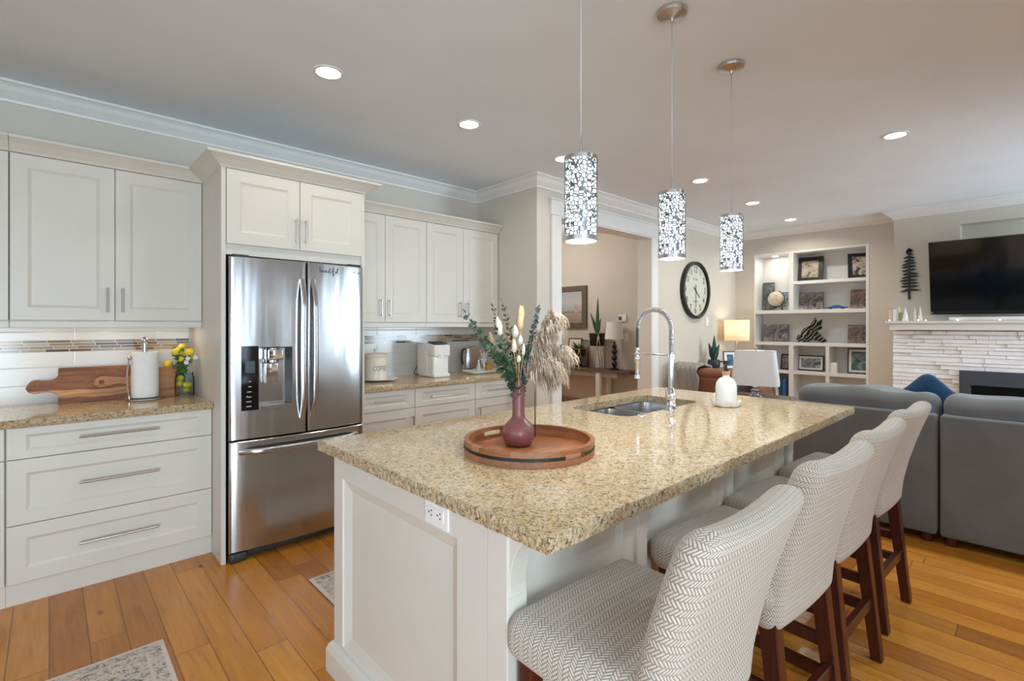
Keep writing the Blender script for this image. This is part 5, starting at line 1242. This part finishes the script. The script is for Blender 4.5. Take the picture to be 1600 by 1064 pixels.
t = thing('floor_lamp', 'lit floor lamp with a warm drum shade in the corner', 'floor lamp', (lx, ly, 0))
obj('base', MB().lathe([(0, 0), (.13, 0), (.13, .015), (.02, .03), (0, .03)], (lx, ly, 0), 32), M['nickel'], t, smooth=40)
obj('pole', MB().cyl((lx, ly, .02), (lx, ly, 1.30), .009, 12), M['nickel'], t, smooth=True)
obj('lamp_shade', MB().lathe([(.163, 1.165), (.163, 1.455)], (lx, ly, 0), 48, close=False), M['linen'], t, smooth=True)
obj('bulb', MB().sphere((lx, ly, 1.33), .03, 14, 10), emis('warm_bulb', (1, .72, .42, 1), 12), t, smooth=True)
l = bpy.data.lights.new('floor_lamp_glow', 'POINT'); l.energy = 8; l.color = (1, .80, .58); l.shadow_soft_size = .03
o = bpy.data.objects.new('floor_lamp_glow', l); COL.objects.link(o); o.location = (0, 0, 1.34); o.parent = t
ex, ey = 5.115, 1.935
t = thing('end_table', 'grey-brown end table beside the grey sofa', 'end table', (ex, ey, 0))
obj('table_top', MB().box(ex-.24, ex+.24, ey-.40, ey+.24, .645, .675), M['greywood'], t, bev=.004)
for x in (-.21, .21):
    for y in (-.37, .21): obj('leg', MB().box(ex+x-.02, ex+x+.02, ey+y-.02, ey+y+.02, 0, .645), M['greywood'], t)
t = thing('table_lamp', 'table lamp with a pale square shade and mirrored base by the bookcase', 'table lamp', (ex, ey, .6755), None, math.radians(18))
obj('base', MB().lathe([(0, 0), (.07, 0), (.07, .012), (.03, .02), (.045, .045), (.05, .06), (.03, .08), (.04, .095), (.024, .115), (0, .12)], (0,0,0), 28), M['chrome'], t, smooth=40, local=True)
obj('stem', MB().cyl((0,0,.012), (0,0,.47), .010, 12), M['gold'], t, smooth=True, local=True)
obj('finial', MB().sphere((0,0,.478), .013, 12, 8), M['chrome'], t, smooth=True, local=True)
sh = NT('pale_linen'); v = sh.coord(); sh.col(sh.ramp(sh.noise(v, 200, 2), [(.3, rgb(206,206,206)), (.7, rgb(224,224,223))])); sh.p(Roughness=.95); M['shade2'] = sh.m
w = lambda h, s: [(x, y, h) for x, y in rrect(-s, s, -s, s, .035, 5)]
lo = [w(.122, .212), w(.450, .178)]; obj('lamp_shade', MB().loft(lo, cap=False), M['shade2'], t, smooth=40, local=True)
obj('shade_seam', MB().tube([(-.200, -.200, .122), (-.166, -.166, .450)], .004, 6), M['shade2'], t, smooth=True, local=True)
obj('spider', MB().cyl((-.176, 0, .448), (.176, 0, .448), .003, 6).cyl((0, -.176, .448), (0, .176, .448), .003, 6), M['nickel'], t, local=True)
# ------------------------------------------------------------------ grey sectional
def sofa(label, y0, y1, bulge, seed):
    t = thing('grey_sofa', label, 'sofa', (4.55, (y0+y1)/2, 0), 'grey sofas seen from behind'); yc = (y0+y1)/2; W_ = y1-y0; random.seed(seed)
    obj('back_panel', MB().rbox((4.14, yc, .437), (.18, W_, .755), .018, 3, 4), M['sofa'], t, smooth=50)
    obj('base', MB().rbox((4.62, yc, .24), (.78, W_, .36), .02, 3, 4), M['sofa'], t, smooth=50)
    n = max(1, round(W_/.85))
    for i in range(n):
        a = y0+W_*i/n+.004; b = y0+W_*(i+1)/n-.004; c = (a+b)/2; s = b-a; ph = random.uniform(0, 6)
        def fb(x, y, z, s=s, ph=ph):
            k = (1-(2*y/s)**4); top = max(0, z/.22)
            return (x*(1+.22*k*(1-(z/.25)**2)), y, z+top*(.007*math.sin(y*11+ph)+.005*math.sin(y*19+2*ph+x*9)+bulge*(1-(2*y/s)**2)*.3)+.006*math.sin(y*15+x*20+ph))
        obj('back_cushion', MB().rbox((4.26, c, .700), (.30, s, .46), .075, 5, 16, fb), M['sofa'], t, smooth=60)
        obj('seat_cushion', MB().rbox((4.70, c, .47), (.62, s, .16), .045, 4, 6, lambda x, y, z, s=s: (x, y, z+(.02*(1-(2*y/s)**2) if z > 0 else 0))), M['sofa'], t, smooth=60)
    for x in (4.11, 4.95):
        for y in (y0+.05, y1-.05): obj('foot', MB().cyl((x, y, 0), (x, y, .066), .030, 16, .034), M['legwood'], t, smooth=40)
    return t
sofa('grey sofa section with its back to the far bar stools', .449, 1.272, .02, 3)
sofa('grey sofa running off the photo edge, in front of the fireplace', -1.45, .432, .02, 9)
B = Matrix.Rotation(math.radians(-14), 3, 'Y') @ Matrix.Rotation(math.radians(45), 3, 'X')
m = MB().rbox((0,0,0), (.14, .34, .34), .065, 4, 10, lambda x, y, z: (x*(1.25-1.0*max(abs(y), abs(z))/.17*.85), y*(1+.05*abs(z)/.17), z*(1+.05*abs(y)/.17)))
m.v = [tuple(B @ Vector(v)+Vector((4.56, .545, .815))) for v in m.v]
tag(obj('throw_pillow', m, M['blue'], smooth=60), 'navy blue throw pillow standing on its corner on the grey sofa', 'pillow')
# ------------------------------------------------------------------ built-in bookcase
BXF = 7.545; BXB = 7.862
t = thing('bookcase', 'white built-in bookcase in the far wall', 'bookcase', (7.7, 2.18, 0))
P_ = lambda n, y0, y1, z0, z1, xf=BXF: obj(n, MB().box(xf, BXB-.001, y0, y1, z0, z1), M['trim'], t, bev=.002)
P_('side_panel', 2.862, 2.880, .0, 2.41); P_('side_panel', 1.483, 1.517, 0, 2.41); P_('top_panel', 1.517, 2.862, 2.383, 2.41)
obj('back_panel', MB().box(BXB, BXB+.016, 1.484, 2.879, 0, 2.409), M['trim'], t)
P_('divider', 2.352, 2.412, 1.595, 2.383); P_('shelf', 1.517, 2.352, 1.947, 1.990); P_('shelf', 1.517, 2.862, 1.545, 1.595); P_('shelf', 1.517, 2.862, 1.098, 1.142)
P_('divider', 2.352, 2.412, 0.08, 1.098); P_('divider', 1.918, 1.962, .08, 1.098)
for a, b in ((2.412, 2.862), (1.962, 2.352), (1.517, 1.918)): P_('shelf', a, b, .705, .745); P_('shelf', a, b, .355, .385)
P_('plinth', 1.517, 2.862, 0, .08)
pk = obj('puck_light', MB().cyl((7.70, 2.64, 2.3755), (7.70, 2.64, 2.3828), .035, 18), M['lens'], t)
l = bpy.data.lights.new('bookcase_puck', 'AREA'); l.shape = 'DISK'; l.size = .06; l.energy = .7; l.color = (1, .96, .9)
o = bpy.data.objects.new('bookcase_puck', l); COL.objects.link(o); o.location = Vector((7.70, 2.64, 2.374))-root_org(t); o.parent = t
# things on the shelves
def bw(name, sc, a=rgb(52,46,46), b=rgb(120,110,108), c=rgb(176,166,162)): return picmat(name, [(.33, a), (.48, b), (.62, c), (.72, b)], (sc, sc, sc), 5, 1.5)
def canvas(label, y, z, w, h, mat, tilt=6, x=7.77):
    t = thing('canvas_print', label, 'picture', (x, y, z+.001), 'small canvas prints on the bookcase shelves'); t.rotation_euler = (-math.radians(tilt), 0, RX)
    obj('canvas_edge', MB().box(-w/2, w/2, -.008, .010, 0, h), M['dark'], t, local=True); obj('picture', MB().box(-w/2, w/2, -.010, -.0075, 0, h), mat, t, local=True)
canvas('black and white canvas print beneath the ornate black portrait frame', 2.21, 1.595, .315, .245, bw('grey_print_one', 9))
canvas('sepia canvas print under the tilted black frame', 1.625, 1.595, .22, .255, bw('sepia_print_one', 10, rgb(60,46,40), rgb(128,104,92), rgb(176,152,138)))
canvas('grey canvas print below the globe', 2.66, 1.142, .33, .25, bw('grey_print_two', 8, rgb(60,58,62), rgb(124,118,122), rgb(170,164,166)))
canvas('sepia canvas print beside the black animal sculpture', 1.645, 1.142, .235, .245, bw('sepia_print_two', 9, rgb(58,46,42), rgb(122,102,94), rgb(160,140,130)))
M['ornate'] = speck('ornate_black_frame', rgb(34,30,26), .4, scale=70, amt=.4, bump=.8)
frame('photo_frame', 'ornate black photo frame with a portrait, upright on the top shelf', 'photo frame', (7.74, 2.205, 1.991), .32, .345, .055, M['ornate'], picmat('portrait_one', [(.35, rgb(92,84,70)), (.5, rgb(190,168,146)), (.62, rgb(206,200,186)), (.72, rgb(120,112,84))], (12,12,12), 3), rz=RX, tilt=math.radians(8), depth=.03)
frame('photo_frame', 'ornate black photo frame turned inward at the top shelf end', 'photo frame', (7.73, 1.625, 1.991), .24, .335, .045, M['ornate'], picmat('portrait_two', [(.38, rgb(40,40,38)), (.5, rgb(190,170,150)), (.62, rgb(214,208,198))], (11,11,11), 3), rz=RX+.35, tilt=math.radians(8), depth=.03)
frame('photo_frame', 'black framed town photo in the middle lower cubby', 'photo frame', (7.76, 2.20, .746), .325, .215, .016, M['black'], bw('town_print', 12, rgb(52,52,52), rgb(140,142,144), rgb(206,206,202)), M['whitematte'], .025, rz=RX, tilt=math.radians(6))
frame('photo_frame', 'black framed green hillside photo in the lower cubby', 'photo frame', (7.74, 1.635, .746), .245, .33, .014, M['black'], picmat('hill_print', [(.34, rgb(54,70,46)), (.45, rgb(92,110,80)), (.55, rgb(130,146,156)), (.68, rgb(168,186,200))], (7,7,9), 4), M['whitematte'], .028, rz=RX+.1, tilt=math.radians(7))
frame('photo_frame', 'small black photo frame half hidden behind the square lamp shade', 'photo frame', (7.70, 2.50, .746), .17, .225, .022, M['black'], bw('small_print', 14), rz=RX-.35, tilt=math.radians(8))
frame('photo_frame', 'small frame with a blue picture tucked behind the globe', 'photo frame', (7.76, 2.49, 1.596), .155, .26, .012, M['black'], picmat('sea_print', [(.38, rgb(80,92,80)), (.46, rgb(176,180,160)), (.55, rgb(70,120,170)), (.7, rgb(104,150,196))], (9,9,9), 3), M['whitematte'], .01, rz=RX+.1, tilt=math.radians(6))
canvas('tall grey panel picture behind the globe', 2.77, 1.595, .155, .42, bw('tall_print', 6, rgb(52,54,54), rgb(96,100,100), rgb(150,152,148)), 4, 7.80)
gx, gy, gz = 7.66, 2.615, 1.596
t = thing('globe', 'pale desk globe on a black stand', 'globe', (gx, gy, gz))
gm = NT('globe_map'); v = gm.coord(); gm.col(gm.ramp(gm.noise(v, 16, 4, .55), [(.50, rgb(208,206,196)), (.53, rgb(206,170,130)), (.6, rgb(196,192,160)), (.68, rgb(190,150,120))])); gm.p(Roughness=.3)
obj('ball', MB().sphere((gx, gy, gz+.165), .105, 32, 20), gm.m, t, smooth=True)
m = MB().tube([(gx, gy+.115*math.sin(a), gz+.165-.115*math.cos(a)) for a in [PI*(.1-i/22) for i in range(23)]], .0055, 8)
m.cyl((gx, gy, gz+.05), (gx, gy, gz+.03), .008, 10)
m.tube([(gx, gy+.08*math.cos(PI*i/14), gz+.055*math.sin(PI*i/14)) for i in range(15)], .005, 8); m.cyl((gx, gy-.08, gz), (gx, gy-.08, gz+.2), .004, 6)
obj('stand', m, M['black'], t, smooth=True)
t = thing('toy_car', 'small blue toy car on the shelf between the two upper canvas prints', 'toy car', (7.65, 1.86, 1.5955))
obj('body', MB().prism([(q, 1.5955+w) for q, w in ((1.99,.012),(1.99,.024),(1.93,.030),(1.89,.050),(1.83,.052),(1.78,.034),(1.745,.030),(1.742,.012))], 'x', 7.62, 7.68), speck('blue_car_paint', rgb(44,96,150), .2), t, smooth=20)
for y in (1.93, 1.79):
    for x in (7.622, 7.678): obj('wheel', MB().cyl((x-.006, y, 1.608), (x+.006, y, 1.608), .012, 14), M['black'], t)
# black striped animal sculpture
t = thing('animal_sculpture', 'black and silver crouching animal sculpture with pricked ears', 'sculpture', (7.66, 2.165, 1.1425))
S0 = [(0,.06),(.02,.10),(.05,.115),(.06,.15),(.09,.19),(.13,.215),(.17,.235),(.20,.29),(.235,.345),(.25,.30),(.265,.285),(.29,.31),(.315,.325),(.31,.27),(.30,.245),(.31,.215),(.315,.195),(.28,.175),(.255,.165),(.26,.14),(.285,.12),(.31,.085),(.345,.055),(.365,.035),(.36,.01),(.33,.0),(.29,.012),(.25,.03),(.21,.03),(.17,.03),(.145,.008),(.10,.0),(.07,.012),(.045,.02),(.025,.0),(.01,.02)]
sm_ = NT('striped_metal'); c = sm_.sep(sm_.coord()); wv = sm_.math('SINE', sm_.math('ADD', sm_.math('MULTIPLY', sm_.math('ADD', c[1], c[2]), 105.0), sm_.math('MULTIPLY', sm_.noise(sm_.coord(), 9, 2), 14.0)))
sm_.col(sm_.ramp(wv, [(.5, rgb(20,20,17)), (.9, rgb(168,166,152))])); sm_.p(Roughness=.35, Metallic=.5)
obj('body', MB().prism([(2.345-a, 1.1435+b) for a, b in S0], 'x', 7.642, 7.678), sm_.m, t, bev=.006)
tag(obj('white_box', MB().rbox((7.63, 1.885, .815), (.10, .085, .14), .004, 2, 2), M['white'], smooth=40), 'small plain white box beside the hillside photo', 'box')
random.seed(14); y = 2.80; bc = [rgb(52,44,40), rgb(196,182,150), rgb(40,36,34), rgb(206,200,190), rgb(120,104,84), rgb(214,208,200), rgb(34,60,104), rgb(48,96,150), rgb(36,40,60)]
nm = ('black book at the far end of the bottom-shelf row', 'tan book second in the bottom-shelf row', 'dark brown book third in the bottom-shelf row', 'off-white book in the bottom-shelf row beside the dark brown one', 'olive-brown book in the middle of the bottom-shelf row', 'white book before the blue ones in the bottom-shelf row', 'navy book in the bottom-shelf row', 'bright blue book in the bottom-shelf row', 'dark navy book ending the bottom-shelf row by the divider')
for i in range(9):
    w_ = random.uniform(.03, .05); h_ = random.uniform(.21, .27); t = thing('book', nm[i], 'book', (7.62, y-w_/2, .386), 'books on the bottom shelf'); t.rotation_euler = (math.radians(-7 if i in (3, 4, 5) else 0), 0, 0)
    obj('cover', MB().box(-.055, .09, -w_/2, -w_/2+.003, 0, h_).box(-.055, .09, w_/2-.003, w_/2, 0, h_).box(-.058, -.055, -w_/2, w_/2, 0, h_), speck('book_cover', bc[i], .5), t, local=True)
    obj('pages', MB().box(-.054, .085, -w_/2+.003, w_/2-.003, .004, h_-.004), M['whitematte'], t, local=True); y -= w_+.004+(.006 if i in (2, 5) else 0)
# ------------------------------------------------------------------ fireplace and television
t = thing('fireplace', 'white stacked-stone fireplace with a black insert and white mantel', 'fireplace', (7.3, .2, 0))
st = NT('white_ledgestone'); v = st.coord(); n = st.noise(v, 14, 5, .65); st.col(st.ramp(n, [(.3, rgb(236,237,238)), (.7, rgb(248,248,248))])); st.p(Roughness=.85); st.bump(st.noise(v, 40, 5, .7), .6, .006)
random.seed(17); m = MB(); z = 0; YR = -1.0
m.box(7.235, 7.3995, YR, .55-1.3, 0, 1.31); m = MB()
def stone(y0, y1, z0, z1):
    d = random.choice((0, .006, .012, .018, .024))+random.uniform(0, .006); j = lambda: random.uniform(-.004, .004)
    xf = 7.195+d
    vs = [(7.399, y0, z0), (7.399, y1, z0), (7.399, y1, z1), (7.399, y0, z1), (xf+abs(j()), y0+.0015, z0+.0015), (xf+j(), y1-.0015, z0+.0015+abs(j())*.5), (xf+j(), y1-.0015, z1-.0015), (xf+j(), y0+.0015, z1-.0015-abs(j())*.5)]
    m.add(vs, [(0,1,2,3), (4,7,6,5), (0,4,5,1), (1,5,6,2), (2,6,7,3), (3,7,4,0)])
while z < 1.318:
    h = min(random.choice((.028, .036, .045, .055)), 1.3245-z); y = YR
    if h < .012: break
    while y < 1.186-1e-6:
        L = random.uniform(.12, .42); y1 = min(y+L, 1.186)
        if 1.186-y1 < .06: y1 = 1.186
        if z+h <= .075 or z >= .888: stone(y, y1, z, z+h)
        else:
            for a, b in ((y, min(y1, -.60)), (max(y, .606), y1)):
                if b-a > .01: stone(a, b, z, z+h)
        y = y1
    z += h
obj('stone_face', m, st.m, t)
obj('mantel_shelf', MB().box(7.035, 7.3995, -1.04, 1.232, 1.402, 1.425).box(7.06, 7.3995, -1.02, 1.205, 1.392, 1.402).box(7.075, 7.3995, -1.0, 1.196, 1.325, 1.392), M['trim'], t, bev=.002)
ins = MB()
for a, b, z0, z1 in ((-.60, .606, .74, .888), (-.60, .606, .08, .16), (.515, .606, .16, .74), (-.60, -.51, .16, .74)): ins.box(7.178, 7.25, a, b, z0, z1)
obj('insert_surround', ins, speck('slate_blue_metal', rgb(62,68,78), .45), t)
obj('firebox', MB().box(7.30, 7.39, -.51, .515, .16, .74), M['black'], t)
obj('glass_front', MB().box(7.222, 7.228, -.51, .515, .16, .715), M['blackgloss'], t)
# television
t = thing('television', 'large black flat television above the mantel', 'television', (7.25, .135, 1.90)); t.rotation_euler = (0, math.radians(-12), 0)
obj('panel', MB().rbox((0,0,0), (.045, 1.45, .815), .006, 2, 2), M['black'], t, smooth=40, local=True)
obj('screen', MB().box(-.0245, -.0215, -.717, .717, -.395, .398), M['blackgloss'], t, local=True)
obj('wall_bracket', MB().box(.02, .34, -.05, .05, -.05, .05), M['dark'], t, local=True)
# metal tree on the wall
random.seed(6); tz0, tz1, tyc = 1.684, 2.289, 1.062
t = thing('metal_tree', 'flat black metal tree silhouette hung beside the television', 'wall art', (7.392, tyc, tz0))
m = MB(); m.prism([(tyc-.012, tz0), (tyc+.012, tz0), (tyc+.004, tz1), (tyc-.004, tz1)], 'x', 7.385, 7.394)
nb = 13
for i in range(nb):
    u = i/(nb-1); z = tz0+.11+(tz1-tz0-.14)*u; L = (.098-.058*u**1.5)*random.uniform(.85, 1.12)
    for s in (-1, 1):
        l2 = L*random.uniform(.75, 1.1); dz = random.uniform(-.018, .012)
        m.prism([(tyc, z-.010), (tyc+s*l2*.6, z-.012+dz*.6), (tyc+s*l2, z+dz), (tyc+s*l2*.5, z+.012+dz*.5), (tyc, z+.018)], 'x', 7.3855, 7.3935)
m.prism([(tyc-.035, tz1-.05), (tyc+.035, tz1-.05), (tyc, tz1+.005)], 'x', 7.3855, 7.3935)
obj('silhouette', m, M['black'], t)
# mantel ornaments
def cone(label, y, h, r, mat, x=7.18):
    pr = [(0, 0), (r, 0)]
    for i in range(1, 5): pr += [(r*(1-i/5)+.003, h*i/5-.006), (r*(1-i/5)*.86, h*i/5)]
    pr += [(.001, h)]
    tag(obj('ceramic_tree', MB().lathe(pr, (x, y, 1.4255), 20), mat, smooth=30), label, 'ornament', 'small ornaments on the mantel end')
def candle(label, y, h, r, mat, x=7.2):
    t = thing('candle', label, 'candle', (x, y, 1.4255), 'small ornaments on the mantel end'); obj('wax', MB().lathe([(0, 0), (r, 0), (r, h), (r*.7, h-.004), (0, h-.004)], (x, y, 1.4255), 20), mat, t, smooth=40); obj('wick', MB().cyl((x, y, 1.42+h), (x, y, 1.435+h), .0015, 6), M['black'], t)
M['ivory'] = speck('ivory_wax', rgb(226,218,200), .5); M['sage'] = speck('sage_glaze', rgb(150,160,122), .5)
candle('blush candle at the outer end of the mantel', 1.205, .135, .017, speck('blush_wax', rgb(222,202,188), .5)); candle('white candle beside the blush one on the mantel', 1.165, .14, .021, M['white'])
cone('tallest pale tree ornament at the mantel end', 1.14, .19, .030, M['ivory'], 7.30); candle('squat sage green candle on the mantel', 1.11, .10, .024, M['sage'], 7.22)
cone('white tree ornament in the middle of the mantel group', 1.065, .165, .034, M['white'], 7.17); cone('slender ivory tree ornament beneath the metal tree', .99, .17, .020, M['ivory'], 7.24); cone('ivory tree ornament nearest the television', .935, .175, .026, M['ivory'], 7.18)
candle('tan candle between the two ivory tree ornaments', .962, .10, .011, speck('tan_wax', rgb(186,160,134), .5), 7.26)
t = thing('string_lights', 'fine wire string of tiny white lights along the mantel', 'string lights', (7.12, .5, 1.4255)); random.seed(31)
pts = [(7.11+random.uniform(-.02,.03), 1.20-.065*i, 1.4275) for i in range(30)]
obj('wire', MB().tube(pts, .0012, 4), M['nickel'], t, smooth=True); gl = emis('tiny_bulb', (1, .93, .8, 1), 8)
for i in (0, 4, 5, 9, 14, 17): obj('bulb', MB().sphere((pts[i][0], pts[i][1], 1.434), .006, 8, 6), gl, t, smooth=True)
tag(obj('sound_bar', MB().rbox((7.20, .38, 1.447), (.07, .62, .04), .008, 2, 2), M['whitematte'], smooth=40), 'slim pale sound bar lying on the mantel under the television', 'sound bar')
